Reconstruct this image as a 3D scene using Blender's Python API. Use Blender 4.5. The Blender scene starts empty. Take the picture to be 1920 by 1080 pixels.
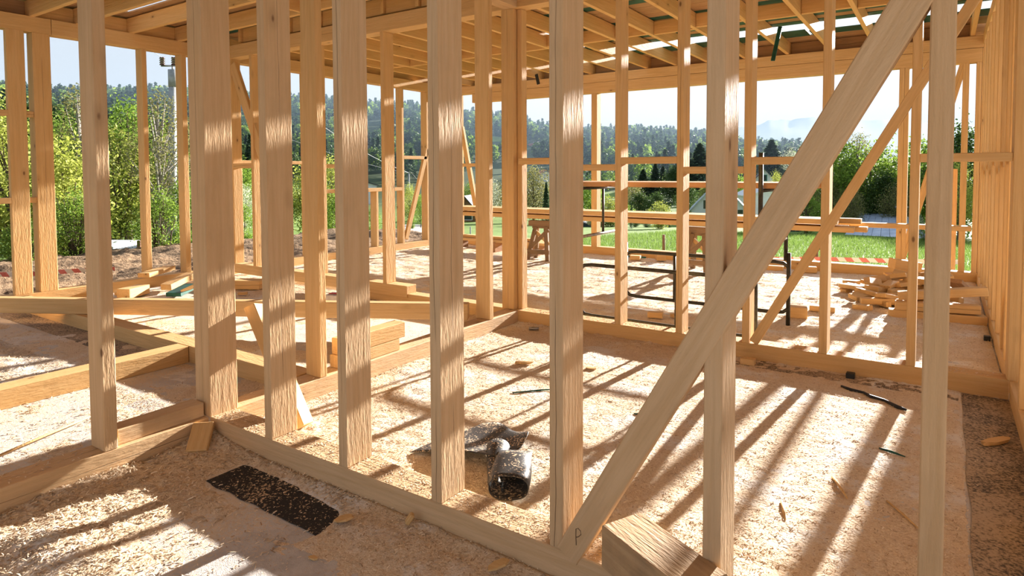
import bpy, bmesh, math, random
import numpy as np
from mathutils import Vector, Matrix

# ------------------------------------------------------------------ camera, sky, sun
S = bpy.context.scene
COL = S.collection
F_PX, YAW, PITCH, ROLL, CY, CAM_H = 1194.584, math.radians(34.19165), math.radians(-2.45945), math.radians(-0.22427), 373.636, 1.6

def cam_axes():
    cy, sy, cp, sp = math.cos(YAW), math.sin(YAW), math.cos(PITCH), math.sin(PITCH)
    f = np.array([-sy*cp, cy*cp, sp]); r = np.array([cy, sy, 0.0]); u = np.cross(r, f)
    r2 = math.cos(ROLL)*r + math.sin(ROLL)*u
    u2 = -math.sin(ROLL)*r + math.cos(ROLL)*u
    return r2, u2, f
CR, CU, CF = cam_axes()
cam_data = bpy.data.cameras.new('camera')
cam = bpy.data.objects.new('camera', cam_data); COL.objects.link(cam)
cam.matrix_world = Matrix(((CR[0], CU[0], -CF[0], 0), (CR[1], CU[1], -CF[1], 0), (CR[2], CU[2], -CF[2], CAM_H), (0, 0, 0, 1)))
cam_data.sensor_width = 36.0
cam_data.lens = F_PX*36.0/1920.0
cam_data.shift_y = (CY-540.0)/1920.0
cam_data.clip_start = 0.05; cam_data.clip_end = 9000
S.camera = cam

SUN_AZ, SUN_EL = math.radians(4.6), math.radians(13.2)
SUN_DIR = Vector((math.sin(SUN_AZ)*math.cos(SUN_EL), math.cos(SUN_AZ)*math.cos(SUN_EL), math.sin(SUN_EL)))
sun_data = bpy.data.lights.new('sun', 'SUN')
sun_data.energy = 37.0; sun_data.angle = math.radians(0.7); sun_data.color = (0.97, 0.95, 0.93)
sun = bpy.data.objects.new('sun', sun_data); COL.objects.link(sun)
sun.rotation_euler = SUN_DIR.to_track_quat('Z', 'Y').to_euler()
sun.location = (2, 30, 12)

W = bpy.data.worlds.new('sky'); S.world = W; W.use_nodes = True
wt = W.node_tree; wt.nodes.clear()
def wn(t): return wt.nodes.new(t)
w_out = wn('ShaderNodeOutputWorld'); w_bg = wn('ShaderNodeBackground')
w_tc = wn('ShaderNodeTexCoord'); w_dot = wn('ShaderNodeVectorMath'); w_dot.operation = 'DOT_PRODUCT'
w_dot.inputs[1].default_value = SUN_DIR
w_glow = wn('ShaderNodeMapRange'); w_glow.interpolation_type = 'SMOOTHSTEP'
w_glow.inputs[1].default_value = 0.35; w_glow.inputs[2].default_value = 1.0
w_mix = wn('ShaderNodeMix'); w_mix.data_type = 'RGBA'
w_mix.inputs[6].default_value = (0.77, 0.84, 0.93, 1); w_mix.inputs[7].default_value = (1.35, 1.28, 1.16, 1)
# slightly bluer overhead than at the hazy horizon
w_sep = wn('ShaderNodeSeparateXYZ'); w_up = wn('ShaderNodeMapRange')
w_up.inputs[1].default_value = 0.3; w_up.inputs[2].default_value = 0.9
w_zen = wn('ShaderNodeMix'); w_zen.data_type = 'RGBA'; w_zen.inputs[7].default_value = (0.42, 0.56, 0.82, 1)
w_cl = wn('ShaderNodeTexNoise'); w_cl.inputs['Scale'].default_value = 3.0; w_cl.inputs['Detail'].default_value = 4
w_clr = wn('ShaderNodeMapRange'); w_clr.inputs[3].default_value = 0.94; w_clr.inputs[4].default_value = 1.06
L = wt.links.new
L(w_tc.outputs['Generated'], w_dot.inputs[0]); L(w_dot.outputs['Value'], w_glow.inputs[0]); L(w_glow.outputs[0], w_mix.inputs[0])
L(w_tc.outputs['Generated'], w_sep.inputs[0]); L(w_sep.outputs['Z'], w_up.inputs[0]); L(w_up.outputs[0], w_zen.inputs[0])
L(w_mix.outputs[2], w_zen.inputs[6]); L(w_zen.outputs[2], w_bg.inputs[0])
L(w_tc.outputs['Generated'], w_cl.inputs['Vector']); L(w_cl.outputs[0], w_clr.inputs[0]); L(w_clr.outputs[0], w_bg.inputs[1])
L(w_bg.outputs[0], w_out.inputs[0])

S.view_settings.view_transform = 'Standard'; S.view_settings.look = 'None'
S.view_settings.gamma = 1.0; S.view_settings.use_curve_mapping = False
S.view_settings.exposure = -0.12

# ------------------------------------------------------------------ helpers
random.seed(7)
RNG = np.random.default_rng(11)

def ray(px, py):
    a, b = (px-960.0)/F_PX, (py-CY)/F_PX
    return CR*a - CU*b + CF
def at_z(px, py, z=0.0):
    d = ray(px, py); t = (z-CAM_H)/d[2]; return Vector((d[0]*t, d[1]*t, z))
def at_y(px, py, y):
    d = ray(px, py); t = y/d[1]; return Vector((d[0]*t, y, CAM_H+d[2]*t))
def at_x(px, py, x):
    d = ray(px, py); t = x/d[0]; return Vector((x, d[1]*t, CAM_H+d[2]*t))
def at_r(px, py, r):
    d = ray(px, py); t = r/math.hypot(d[0], d[1]); return Vector((d[0]*t, d[1]*t, CAM_H+d[2]*t))

def link(o, parent=None):
    COL.objects.link(o)
    if parent is not None:
        o.parent = parent
        o.matrix_parent_inverse = Matrix.Translation(-ROOT_LOC[parent.name])
    return o
ROOT_LOC = {}

def tag(o, label=None, cat=None, group=None, kind=None):
    if label: o['label'] = label
    if cat: o['category'] = cat
    if group: o['group'] = group
    if kind: o['kind'] = kind
    return o

def thing(name, loc, label=None, cat=None, group=None, kind=None):
    o = bpy.data.objects.new(name, None); COL.objects.link(o)
    o.empty_display_size = 0.2
    o.location = loc; ROOT_LOC[o.name] = Vector(loc)
    return tag(o, label, cat, group, kind)

def fast_mesh(name, verts, faces, smooth=False):
    """verts (n,3); faces (m,k) all with the same k"""
    verts = np.asarray(verts, dtype=np.float32); faces = np.asarray(faces, dtype=np.int32)
    me = bpy.data.meshes.new(name)
    m, k = faces.shape
    me.vertices.add(len(verts)); me.vertices.foreach_set('co', verts.ravel())
    me.loops.add(m*k); me.loops.foreach_set('vertex_index', faces.ravel())
    me.polygons.add(m)
    me.polygons.foreach_set('loop_start', np.arange(0, m*k, k, dtype=np.int32))
    me.polygons.foreach_set('loop_total', np.full(m, k, dtype=np.int32))
    if smooth: me.polygons.foreach_set('use_smooth', np.ones(m, dtype=bool))
    me.update(calc_edges=True); me.validate()
    return me

def mesh_obj(name, me, mat, parent=None, mw=None):
    o = bpy.data.objects.new(name, me)
    if mat and not me.materials: me.materials.append(mat)
    link(o, parent)
    if mw is not None: o.matrix_basis = mw
    if parent is None: ROOT_LOC[o.name] = Vector((0, 0, 0)) if mw is None else mw.translation.copy()
    return o

_BOX = {}
def box_mesh(Lx, w, h, mat, bev=0.004):
    key = (round(Lx, 3), round(w, 3), round(h, 3), mat.name, bev)
    if key in _BOX: return _BOX[key]
    bm = bmesh.new(); bmesh.ops.create_cube(bm, size=1.0)
    for v in bm.verts: v.co = Vector((v.co.x*Lx, v.co.y*w, v.co.z*h))
    if bev: bmesh.ops.bevel(bm, geom=bm.edges[:], offset=min(bev, 0.3*min(Lx, w, h)), segments=1, affect='EDGES', profile=0.5)
    me = bpy.data.meshes.new('timber'); bm.to_mesh(me); bm.free(); me.materials.append(mat)
    _BOX[key] = me
    return me

def frame_of(p0, p1, up):
    x = (Vector(p1)-Vector(p0)).normalized(); u = Vector(up)
    if abs(x.dot(u.normalized())) > 0.999: u = Vector((0, 1, 0)) if abs(x.y) < 0.9 else Vector((1, 0, 0))
    y = u.cross(x).normalized(); z = x.cross(y).normalized()
    m = Matrix((x, y, z)).transposed().to_4x4(); m.translation = (Vector(p0)+Vector(p1))/2
    return m

def beam(name, p0, p1, w, h, mat, parent=None, up=(0, 0, 1), bev=0.004):
    """square timber between two end centres; h is measured along up"""
    me = box_mesh((Vector(p1)-Vector(p0)).length, w, h, mat, bev)
    return mesh_obj(name, me, None, parent, frame_of(p0, p1, up))

def box(name, x0, x1, y0, y1, z0, z1, mat, parent=None, bev=0.004):
    dx, dy, dz = x1-x0, y1-y0, z1-z0
    cx, cy, cz = (x0+x1)/2, (y0+y1)/2, (z0+z1)/2
    if dx >= dy and dx >= dz: return beam(name, (x0, cy, cz), (x1, cy, cz), dy, dz, mat, parent, (0, 0, 1), bev)
    if dy >= dz: return beam(name, (cx, y0, cz), (cx, y1, cz), dx, dz, mat, parent, (0, 0, 1), bev)
    return beam(name, (cx, cy, z0), (cx, cy, z1), dx, dy, mat, parent, (0, 1, 0), bev)

def tube_verts(p0, p1, r0, r1=None, n=10):
    r1 = r0 if r1 is None else r1
    p0, p1 = Vector(p0), Vector(p1); d = (p1-p0).normalized()
    a = d.orthogonal().normalized(); b = d.cross(a)
    V = []; F = []
    for k in range(n):
        t = 2*math.pi*k/n; e = a*math.cos(t)+b*math.sin(t)
        V += [p0+e*r0, p1+e*r1]
    F = [(2*k, (2*k+2) % (2*n), (2*k+3) % (2*n), 2*k+1) for k in range(n)]
    return V, F, [2*k for k in range(n)][::-1], [2*k+1 for k in range(n)]

def tubes(name, segs, mat, parent=None, n=10, smooth=True):
    """segs: list of (p0,p1,r0[,r1]) joined into one mesh, capped"""
    bm = bmesh.new()
    for s in segs:
        V, F, c0, c1 = tube_verts(*s[:3], *(s[3:4]), n=n)
        vs = [bm.verts.new(v) for v in V]
        for f in F:
            fc = bm.faces.new([vs[i] for i in f]); fc.smooth = smooth
        bm.faces.new([vs[i] for i in c0]); bm.faces.new([vs[i] for i in c1])
    me = bpy.data.meshes.new(name); bm.to_mesh(me); bm.free(); me.materials.append(mat)
    return mesh_obj(name, me, None, parent)

def poly_tube(name, pts, r, mat, parent=None, n=8):
    """one swept tube along a polyline"""
    pts = [Vector(p) for p in pts]; V = []; F = []
    for i, p in enumerate(pts):
        d = (pts[min(i+1, len(pts)-1)]-pts[max(i-1, 0)]).normalized()
        a = d.cross(Vector((0, 0, 1))) if abs(d.z) < 0.95 else d.cross(Vector((1, 0, 0)))
        a.normalize(); b = d.cross(a)
        rr = r[i] if isinstance(r, (list, tuple)) else r
        V += [p+(a*math.cos(2*math.pi*k/n)+b*math.sin(2*math.pi*k/n))*rr for k in range(n)]
    for i in range(len(pts)-1):
        for k in range(n):
            F.append((i*n+k, i*n+(k+1) % n, (i+1)*n+(k+1) % n, (i+1)*n+k))
    bm = bmesh.new(); vs = [bm.verts.new(v) for v in V]
    for f in F: bm.faces.new([vs[i] for i in f]).smooth = True
    bm.faces.new(vs[:n][::-1]); bm.faces.new(vs[-n:])
    me = bpy.data.meshes.new(name); bm.to_mesh(me); bm.free(); me.materials.append(mat)
    return mesh_obj(name, me, None, parent)

def poly_obj(name, verts, faces, mat, parent=None, smooth=False):
    me = bpy.data.meshes.new(name); me.from_pydata([tuple(v) for v in verts], [], faces); me.update()
    if smooth:
        for p in me.polygons: p.use_smooth = True
    me.materials.append(mat)
    return mesh_obj(name, me, None, parent)

# value noise, tiled fractal, for relief
_T = RNG.random((256, 256)).astype(np.float32)
def vnoise(x, y):
    xi = np.floor(x).astype(int); yi = np.floor(y).astype(int); fx = x-xi; fy = y-yi
    fx = fx*fx*(3-2*fx); fy = fy*fy*(3-2*fy)
    a = _T[xi & 255, yi & 255]; b = _T[(xi+1) & 255, yi & 255]; c = _T[xi & 255, (yi+1) & 255]; d = _T[(xi+1) & 255, (yi+1) & 255]
    return (a*(1-fx)+b*fx)*(1-fy)+(c*(1-fx)+d*fx)*fy
def fbm(x, y, oct=4):
    s = 0; a = 0.5; n = 0
    for o in range(oct):
        s = s+a*vnoise(x*2**o+17.3*o, y*2**o+5.1*o); n += a; a *= 0.5
    return s/n*2-1

# ------------------------------------------------------------------ materials
class NT:
    def __init__(self, name):
        self.m = bpy.data.materials.new(name); self.m.use_nodes = True
        self.t = self.m.node_tree; self.t.nodes.clear()
        self.out = self.n('ShaderNodeOutputMaterial'); self.b = self.n('ShaderNodeBsdfPrincipled')
        self.t.links.new(self.b.outputs[0], self.out.inputs[0])
    def n(self, t, **kw):
        nd = self.t.nodes.new(t)
        for k, v in kw.items(): setattr(nd, k, v)
        return nd
    def l(self, a, b): self.t.links.new(a, b)
    def val(self, s, v):
        if hasattr(v, 'node'): self.l(v, s)
        else: s.default_value = v
    def math(self, op, a, b=0.0, c=0.0, clamp=False):
        nd = self.n('ShaderNodeMath', operation=op, use_clamp=clamp)
        self.val(nd.inputs[0], a); self.val(nd.inputs[1], b)
        if op in ('MULTIPLY_ADD', 'SMOOTH_MIN', 'COMPARE'): self.val(nd.inputs[2], c)
        return nd.outputs[0]
    def mapr(self, v, a, b, c=0.0, d=1.0, smooth=True):
        nd = self.n('ShaderNodeMapRange'); nd.interpolation_type = 'SMOOTHSTEP' if smooth else 'LINEAR'
        self.val(nd.inputs[0], v)
        for i, q in enumerate((a, b, c, d)): nd.inputs[i+1].default_value = q
        return nd.outputs[0]
    def mix(self, f, a, b, mode='MIX'):
        nd = self.n('ShaderNodeMix', data_type='RGBA', blend_type=mode)
        self.val(nd.inputs[0], f)
        for s, v in ((nd.inputs[6], a), (nd.inputs[7], b)):
            if hasattr(v, 'node'): self.l(v, s)
            else: s.default_value = (*v, 1) if len(v) == 3 else v
        return nd.outputs[2]
    def coords(self, kind='Object', scale=(1, 1, 1), rnd=True):
        tc = self.n('ShaderNodeTexCoord'); v = tc.outputs[kind]
        if rnd:
            oi = self.n('ShaderNodeObjectInfo'); cb = self.n('ShaderNodeCombineXYZ')
            for i, q in enumerate((37.0, 11.0, 7.0)): self.l(self.math('MULTIPLY', oi.outputs['Random'], q), cb.inputs[i])
            ad = self.n('ShaderNodeVectorMath', operation='ADD'); self.l(v, ad.inputs[0]); self.l(cb.outputs[0], ad.inputs[1]); v = ad.outputs[0]
        return self.scale(v, scale)
    def scale(self, v, scale):
        mp = self.n('ShaderNodeVectorMath', operation='MULTIPLY'); self.l(v, mp.inputs[0]); mp.inputs[1].default_value = scale
        return mp.outputs[0]
    def noise(self, vec, scale=1.0, detail=3.0, rough=0.5, dist=0.0):
        nd = self.n('ShaderNodeTexNoise'); self.l(vec, nd.inputs['Vector'])
        nd.inputs['Scale'].default_value = scale; nd.inputs['Detail'].default_value = detail
        nd.inputs['Roughness'].default_value = rough; nd.inputs['Distortion'].default_value = dist
        return nd.outputs[0]
    def voronoi(self, vec, scale=1.0, feature='F1'):
        nd = self.n('ShaderNodeTexVoronoi', feature=feature); self.l(vec, nd.inputs['Vector']); nd.inputs['Scale'].default_value = scale
        return nd
    def random(self): return self.n('ShaderNodeObjectInfo').outputs['Random']
    def bump(self, h, strength=0.5, dist=0.003, prev=None):
        nd = self.n('ShaderNodeBump'); self.l(h, nd.inputs['Height'])
        nd.inputs['Strength'].default_value = strength; nd.inputs['Distance'].default_value = dist
        if prev is not None: self.l(prev, nd.inputs['Normal'])
        return nd.outputs[0]
    def done(self, col, rough=0.7, normal=None, spec=0.3, metal=0.0):
        if hasattr(col, 'node'): self.l(col, self.b.inputs['Base Color'])
        else: self.b.inputs['Base Color'].default_value = (*col, 1)
        self.val(self.b.inputs['Roughness'], rough)
        self.b.inputs['Specular IOR Level'].default_value = spec; self.b.inputs['Metallic'].default_value = metal
        if normal is not None: self.l(normal, self.b.inputs['Normal'])
        return self.m

def wood(name, pale, deep, knot=0.7, relief=1.0, crack=0.5, dirt=0.0):
    t = NT(name)
    v = t.coords('Object')
    fine = t.noise(t.scale(v, (2.2, 55, 55)), 1, 4, 0.6)
    broad = t.noise(t.scale(v, (0.55, 9, 9)), 1, 2, 0.5, 0.8)
    ring = t.math('SINE', t.math('MULTIPLY', broad, 34.0))
    col = t.mix(t.math('MULTIPLY_ADD', ring, 0.18, 0.42), pale, deep)
    col = t.mix(t.mapr(fine, 0.35, 0.75, 0.0, 0.35), col, tuple(c*0.72 for c in deep))
    # board-to-board tone
    r = t.random()
    col = t.mix(t.mapr(r, 0, 1, 0.0, 0.35, False), col, tuple(c*k for c, k in zip(deep, (1.02, 0.95, 0.84))))
    # knots
    vo = t.voronoi(t.scale(v, (3.2, 7.0, 7.0)), 1.0)
    sep = t.n('ShaderNodeSeparateColor'); t.l(vo.outputs['Color'], sep.inputs[0])
    mask = t.math('GREATER_THAN', sep.outputs[0], knot)
    kd = t.math('MULTIPLY', t.mapr(vo.outputs['Distance'], 0.04, 0.10, 1.0, 0.0), mask)
    halo = t.math('MULTIPLY', t.mapr(vo.outputs['Distance'], 0.08, 0.30, 1.0, 0.0), mask)
    col = t.mix(t.math('MULTIPLY', halo, 0.35), col, tuple(c*0.6 for c in deep))
    col = t.mix(t.math('MULTIPLY', kd, 0.8), col, (0.13, 0.055, 0.022))
    # drying checks that wander along the timber
    tc = t.n('ShaderNodeTexCoord'); sx = t.n('ShaderNodeSeparateXYZ'); t.l(tc.outputs['Object'], sx.inputs[0])
    wob = t.math('MULTIPLY_ADD', t.noise(t.scale(v, (0.7, 0.0, 0.0)), 1, 4, 0.6), 0.06, -0.03)
    seg = t.mapr(t.noise(t.scale(v, (0.9, 0, 0)), 1, 1), 0.46, 0.54)
    ck = None
    for ax, th in ((1, crack), (2, crack+0.12)):
        d = t.math('ABSOLUTE', t.math('ADD', sx.outputs[ax], wob))
        line = t.mapr(d, 0.0004, 0.0018, 1.0, 0.0)
        on = t.math('GREATER_THAN', t.math('FRACT', t.math('MULTIPLY', r, 7.31*ax)), th)
        q = t.math('MULTIPLY', t.math('MULTIPLY', line, on), seg)
        ck = q if ck is None else t.math('MAXIMUM', ck, q)
    col = t.mix(t.math('MULTIPLY', ck, 0.65), col, (0.16, 0.075, 0.03))
    if dirt:
        dn = t.noise(t.scale(v, (3, 3, 3)), 1, 5, 0.6)
        col = t.mix(t.mapr(dn, 0.5, 0.75, 0.0, dirt), col, (0.14, 0.10, 0.07))
    saw = t.noise(t.scale(v, (20, 95, 95)), 1, 3, 0.6)
    lump = t.noise(t.scale(v, (6, 62, 62)), 1, 2, 0.5, 0.2)
    h = t.math('ADD', t.math('MULTIPLY', saw, 0.55), t.math('MULTIPLY', lump, 0.6))
    h = t.math('SUBTRACT', h, t.math('MULTIPLY', ck, 1.5))
    return t.done(col, 0.72, t.bump(h, 0.85*relief, 0.0055), 0.22)

M = {}
M['wood'] = wood('fresh_spruce_bounce_tint', (0.74, 0.50, 0.245), (0.64, 0.385, 0.15), crack=0.72, knot=0.6)  # extra orange in the colour imitates light bounced between the timbers
M['stud'] = wood('rough_sawn_spruce_cool_tint', (0.70, 0.50, 0.30), (0.60, 0.39, 0.20), crack=0.66, knot=0.6, dirt=0.10)  # greyer near timber, its colour also toned for cool daylight
M['rafter'] = wood('fresh_rafter_spruce_bounce_tint', (0.74, 0.485, 0.215), (0.64, 0.375, 0.13), crack=0.85)  # more saturated: warm bounce under the roof is put into the colour
M['old'] = wood('weathered_board', (0.52, 0.30, 0.15), (0.36, 0.19, 0.09), dirt=0.4)
M['trestle'] = wood('grey_brown_trestle_wood', (0.36, 0.24, 0.14), (0.24, 0.15, 0.08), dirt=0.5)
M['deck'] = wood('roof_board_wood', (0.50, 0.31, 0.16), (0.38, 0.22, 0.10), dirt=0.3)
M['rough'] = wood('rough_sawn_block', (0.60, 0.41, 0.23), (0.46, 0.29, 0.14), crack=0.2, dirt=0.35, relief=1.3)
M['log'] = wood('barked_post_wood', (0.34, 0.19, 0.11), (0.22, 0.12, 0.07), dirt=0.5)

def simple(name, col, rough=0.6, spec=0.4, metal=0.0, var=0.15, scale=12.0, bump=0.0):
    t = NT(name); v = t.coords('Object')
    n = t.noise(v, scale, 4)
    c = t.mix(t.mapr(n, 0.3, 0.7, 0, 1), tuple(min(1, q*(1-var)) for q in col), tuple(min(1, q*(1+var)) for q in col))
    return t.done(c, rough, t.bump(n, bump, 0.004) if bump else None, spec, metal)

M['steel'] = simple('olive_painted_steel_tube', (0.045, 0.042, 0.03), 0.45, 0.5, 0.3, 0.35, 30)
M['galv'] = simple('worn_bare_steel_tube', (0.35, 0.33, 0.30), 0.35, 0.5, 0.8, 0.2, 20)
M['green'] = simple('green_painted_board', (0.01, 0.085, 0.06), 0.5, 0.4, 0.0, 0.3, 9)
M['black'] = simple('black_plastic', (0.02, 0.02, 0.02), 0.5, 0.4)
M['mark'] = simple('pencil', (0.16, 0.10, 0.06), 0.8, 0.1)

def floor_mat():
    t = NT('dusty_concrete'); v = t.coords('Object', rnd=False)
    n1 = t.noise(v, 1.1, 5, 0.6); n2 = t.noise(v, 7.0, 5, 0.65); n3 = t.noise(v, 90.0, 3, 0.6); n4 = t.noise(v, 240.0, 2)
    c = t.mix(t.mapr(n2, 0.3, 0.7), (0.50, 0.46, 0.43), (0.66, 0.62, 0.58))
    c = t.mix(t.mapr(n1, 0.4, 0.65, 0, 0.6), c, (0.78, 0.74, 0.69))
    dust = t.math('MULTIPLY_ADD', n3, 0.5, t.math('MULTIPLY', n1, 0.5))
    c = t.mix(t.mapr(dust, 0.46, 0.58, 0.0, 0.75), c, (0.74, 0.58, 0.40))
    h = t.math('MULTIPLY_ADD', n3, 0.6, t.math('MULTIPLY', n4, 0.4))
    return t.done(c, 0.85, t.bump(h, 0.6, 0.006), 0.15)
M['floor'] = floor_mat()

def sawdust_mat():
    t = NT('sawdust'); v = t.coords('Object', rnd=False)
    vo = t.voronoi(t.scale(v, (1.0, 1.6, 1.0)), 190.0); sep = t.n('ShaderNodeSeparateColor'); t.l(vo.outputs['Color'], sep.inputs[0])
    n2 = t.noise(v, 5.0, 4)
    c = t.mix(sep.outputs[0], (0.66, 0.485, 0.30), (0.87, 0.73, 0.55))
    c = t.mix(t.mapr(n2, 0.45, 0.8, 0, 0.35), c, (0.60, 0.38, 0.20)); pw = t.noise(v, 1.7, 6, 0.7); c = t.mix(t.mapr(pw, 0.48, 0.64, 0, 0.75), c, (0.84, 0.81, 0.77))
    h = t.math('MULTIPLY_ADD', sep.outputs[1], 0.6, t.noise(v, 60.0, 3))
    return t.done(c, 0.85, t.bump(h, 0.7, 0.008), 0.12)
M['sawdust'] = sawdust_mat()

def shaving_mat():
    t = NT('wood_shaving'); v = t.coords('Object', rnd=False)
    geo = t.n('ShaderNodeNewGeometry'); c = t.mix(geo.outputs['Random Per Island'], (0.42, 0.27, 0.15), (0.95, 0.80, 0.59))
    return t.done(c, 0.7, None, 0.2)
M['shaving'] = shaving_mat()

def felt_mat():
    t = NT('bitumen_felt'); v = t.coords('Object', rnd=False)
    n = t.noise(v, 95.0, 2); n2 = t.noise(v, 3.0, 3)
    c = t.mix(t.mapr(t.math('MULTIPLY_ADD', n2, 0.25, t.math('MULTIPLY', n, 0.75)), 0.57, 0.63), (0.035, 0.032, 0.03), (0.62, 0.46, 0.29))
    return t.done(c, 0.8, t.bump(n, 0.6, 0.004), 0.2)
M['felt'] = felt_mat()

def felt_dusty():
    t = NT('dust_covered_felt'); v = t.coords('Object', rnd=False)
    n = t.noise(v, 80.0, 3); n2 = t.noise(v, 2.2, 4, 0.6)
    c = t.mix(t.mapr(t.math('MULTIPLY_ADD', n2, 0.45, t.math('MULTIPLY', n, 0.55)), 0.38, 0.58), (0.10, 0.085, 0.075), (0.50, 0.38, 0.26))
    return t.done(c, 0.85, t.bump(n, 0.7, 0.006), 0.12)
M['felt_dusty'] = felt_dusty()

# ------------------------------------------------------------------ slab and wall frames
PH = 0.14        # plate height
TOP = 3.30       # underside of the wall headers
HT = 3.49        # top of the wall headers
WD = M['wood']

me = box_mesh(17.2, 18.3, 0.30, M['floor'], 0.01)
fl = mesh_obj('floor', me, None, None, Matrix.Translation((-0.95, 2.20, -0.15)))
tag(fl, 'dusty grey concrete slab under the timber frame', 'floor', kind='structure')

def struct(name, label, cat='wall'):
    return thing(name, (0, 0, 0), label, cat, kind='structure')

def stud_x(wall, x0, x1, y0, y1, z0=PH, z1=TOP, name='stud', mat=None):
    return box(name, x0, x1, y0, y1, z0, z1, mat or WD, wall)

# front wall, nearest the camera
wf = struct('wall_front', 'nearest timber stud wall crossing the foreground with a long diagonal brace')
FY0, FY1 = 2.09, 2.26
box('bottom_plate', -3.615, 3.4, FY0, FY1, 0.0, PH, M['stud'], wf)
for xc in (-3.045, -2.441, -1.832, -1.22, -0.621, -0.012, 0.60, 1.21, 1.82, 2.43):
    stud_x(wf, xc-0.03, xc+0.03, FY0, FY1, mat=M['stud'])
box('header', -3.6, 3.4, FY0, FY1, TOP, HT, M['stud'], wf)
# brace: fitted from its two edges
b0, b1 = Vector((-1.172, 2.116, 0.125)), Vector((0.55, 2.116, 3.21))
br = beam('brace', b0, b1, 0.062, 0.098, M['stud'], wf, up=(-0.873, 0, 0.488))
def pencil(pts, name='pencil_mark', r=0.0016, parent=None):
    return poly_tube(name, pts, r, M['mark'], parent, 5)
def mark_P(base, ux, uz):
    P = lambda a, b: Vector(base)+Vector(ux)*a+Vector(uz)*b
    return [P(0, 0), P(0.0, 0.03), P(0.002, 0.062), P(0.012, 0.066), P(0.022, 0.058), P(0.023, 0.044), P(0.012, 0.034), P(0.001, 0.030)]
pm = pencil(mark_P((-1.128, 2.0845, 0.185), (0.95, 0, 0.12), (-0.05, 0, 1)), parent=wf)

# inner wall running away from the camera, a little out of square
wi = struct('wall_inner', 'timber wall base and posts running from the left foreground towards the middle wall')
def xv(y): return -3.575-0.0225*y          # its right face
def vbeam(name, y0, y1, z0, z1, w=0.165, inset=0.0, mat=None):
    a = xv(y0)-inset-w/2; b = xv(y1)-inset-w/2
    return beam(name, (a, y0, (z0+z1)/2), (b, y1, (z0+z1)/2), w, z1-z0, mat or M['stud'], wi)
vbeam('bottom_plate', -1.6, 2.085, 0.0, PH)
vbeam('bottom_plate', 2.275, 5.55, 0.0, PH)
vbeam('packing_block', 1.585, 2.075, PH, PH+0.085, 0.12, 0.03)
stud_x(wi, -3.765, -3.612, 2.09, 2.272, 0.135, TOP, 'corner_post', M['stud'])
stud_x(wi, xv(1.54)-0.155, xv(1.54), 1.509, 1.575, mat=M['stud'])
stud_x(wi, xv(0.9)-0.155, xv(0.9), 0.87, 0.935)
stud_x(wi, xv(2.95)-0.16, xv(2.95), 2.93, 2.99)
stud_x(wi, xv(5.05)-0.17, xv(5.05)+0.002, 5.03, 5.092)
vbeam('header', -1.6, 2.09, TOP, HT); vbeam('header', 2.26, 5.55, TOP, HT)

# middle wall
wm = struct('wall_middle', 'timber stud wall in the middle distance with noggins and a slanting brace')
MY0, MY1 = 5.55, 5.72
box('bottom_plate', -3.71, 0.40, MY0, MY1, 0.0, PH, WD, wm)
box('bottom_plate', -6.0, -3.72, MY0+0.02, MY1+0.02, 0.0, PH, WD, wm)
for xc in (-2.56, -1.958, -1.376, -0.78, -0.185):
    stud_x(wm, xc-0.03, xc+0.03, MY0, MY1)
stud_x(wm, -3.905, -3.752, 5.552, 5.72, PH, TOP, 'corner_post')
stud_x(wm, -3.748, -3.69, 5.62, 5.72)
stud_x(wm, 0.385, 0.455, 5.54, 5.72); stud_x(wm, 0.458, 0.62, 5.54, 5.72, name='corner_post')
box('header', -9.2, 0.6, MY0, MY1, TOP, HT, WD, wm)
zs = {'a': 1.743, 'b': 1.67, 'c': 1.733, 'd': 1.64, 'e': 1.716, 'f': 1.722}
for (x0, x1, zt) in ((-3.69, -2.59, 1.745), (-2.53, -1.988, 1.733), (-1.928, -1.406, 1.64), (-1.346, -0.81, 1.716), (-0.155, 0.385, 1.722)):
    if x0 == -3.69:
        box('noggin', -3.69, -3.12, MY0, MY1-0.03, 1.678, 1.743, WD, wm); box('noggin', -3.12, -2.59, MY0+0.001, MY1-0.03, 1.609, 1.67, WD, wm)
    else: box('noggin', x0, x1, MY0, MY1-0.03, zt-0.062, zt, WD, wm)
beam('brace', (-1.312, 5.577, 0.15), (0.36, 5.577, 3.19), 0.058, 0.074, WD, wm, up=(-0.876, 0, 0.482))
# left run of the middle wall stands on a raised double plate
box('raised_plate', -9.0, -5.30, MY0, MY1, 0.10, 0.238, WD, wm)
box('packing_block', -8.2, -7.95, 5.60, 5.72, 0.0, 0.10, WD, wm); box('packing_block', -5.95, -5.7, 5.575, 5.72, 0.14, 0.141, WD, wm)
for (x0, x1) in ((-8.36, -8.30), (-7.21, -7.15), (-6.974, -6.914), (-5.698, -5.638)):
    stud_x(wm, x0, x1, MY0, MY1, 0.238)
stud_x(wm, -8.90, -8.84, MY0+0.02, MY1, 0.238)
box('noggin', -8.84, -8.36, MY0+0.02, MY1-0.03, 1.67, 1.742, WD, wm)
box('noggin', -7.15, -6.974, MY0, MY1-0.05, 1.131, 1.203, WD, wm); box('noggin', -7.15, -6.974, MY0, MY1-0.05, 2.29, 2.36, WD, wm)
beam('brace', (-8.83, 5.60, 3.22), (-7.93, 5.60, 1.40), 0.055, 0.16, WD, wm, up=(0.896, 0, 0.443))

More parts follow.
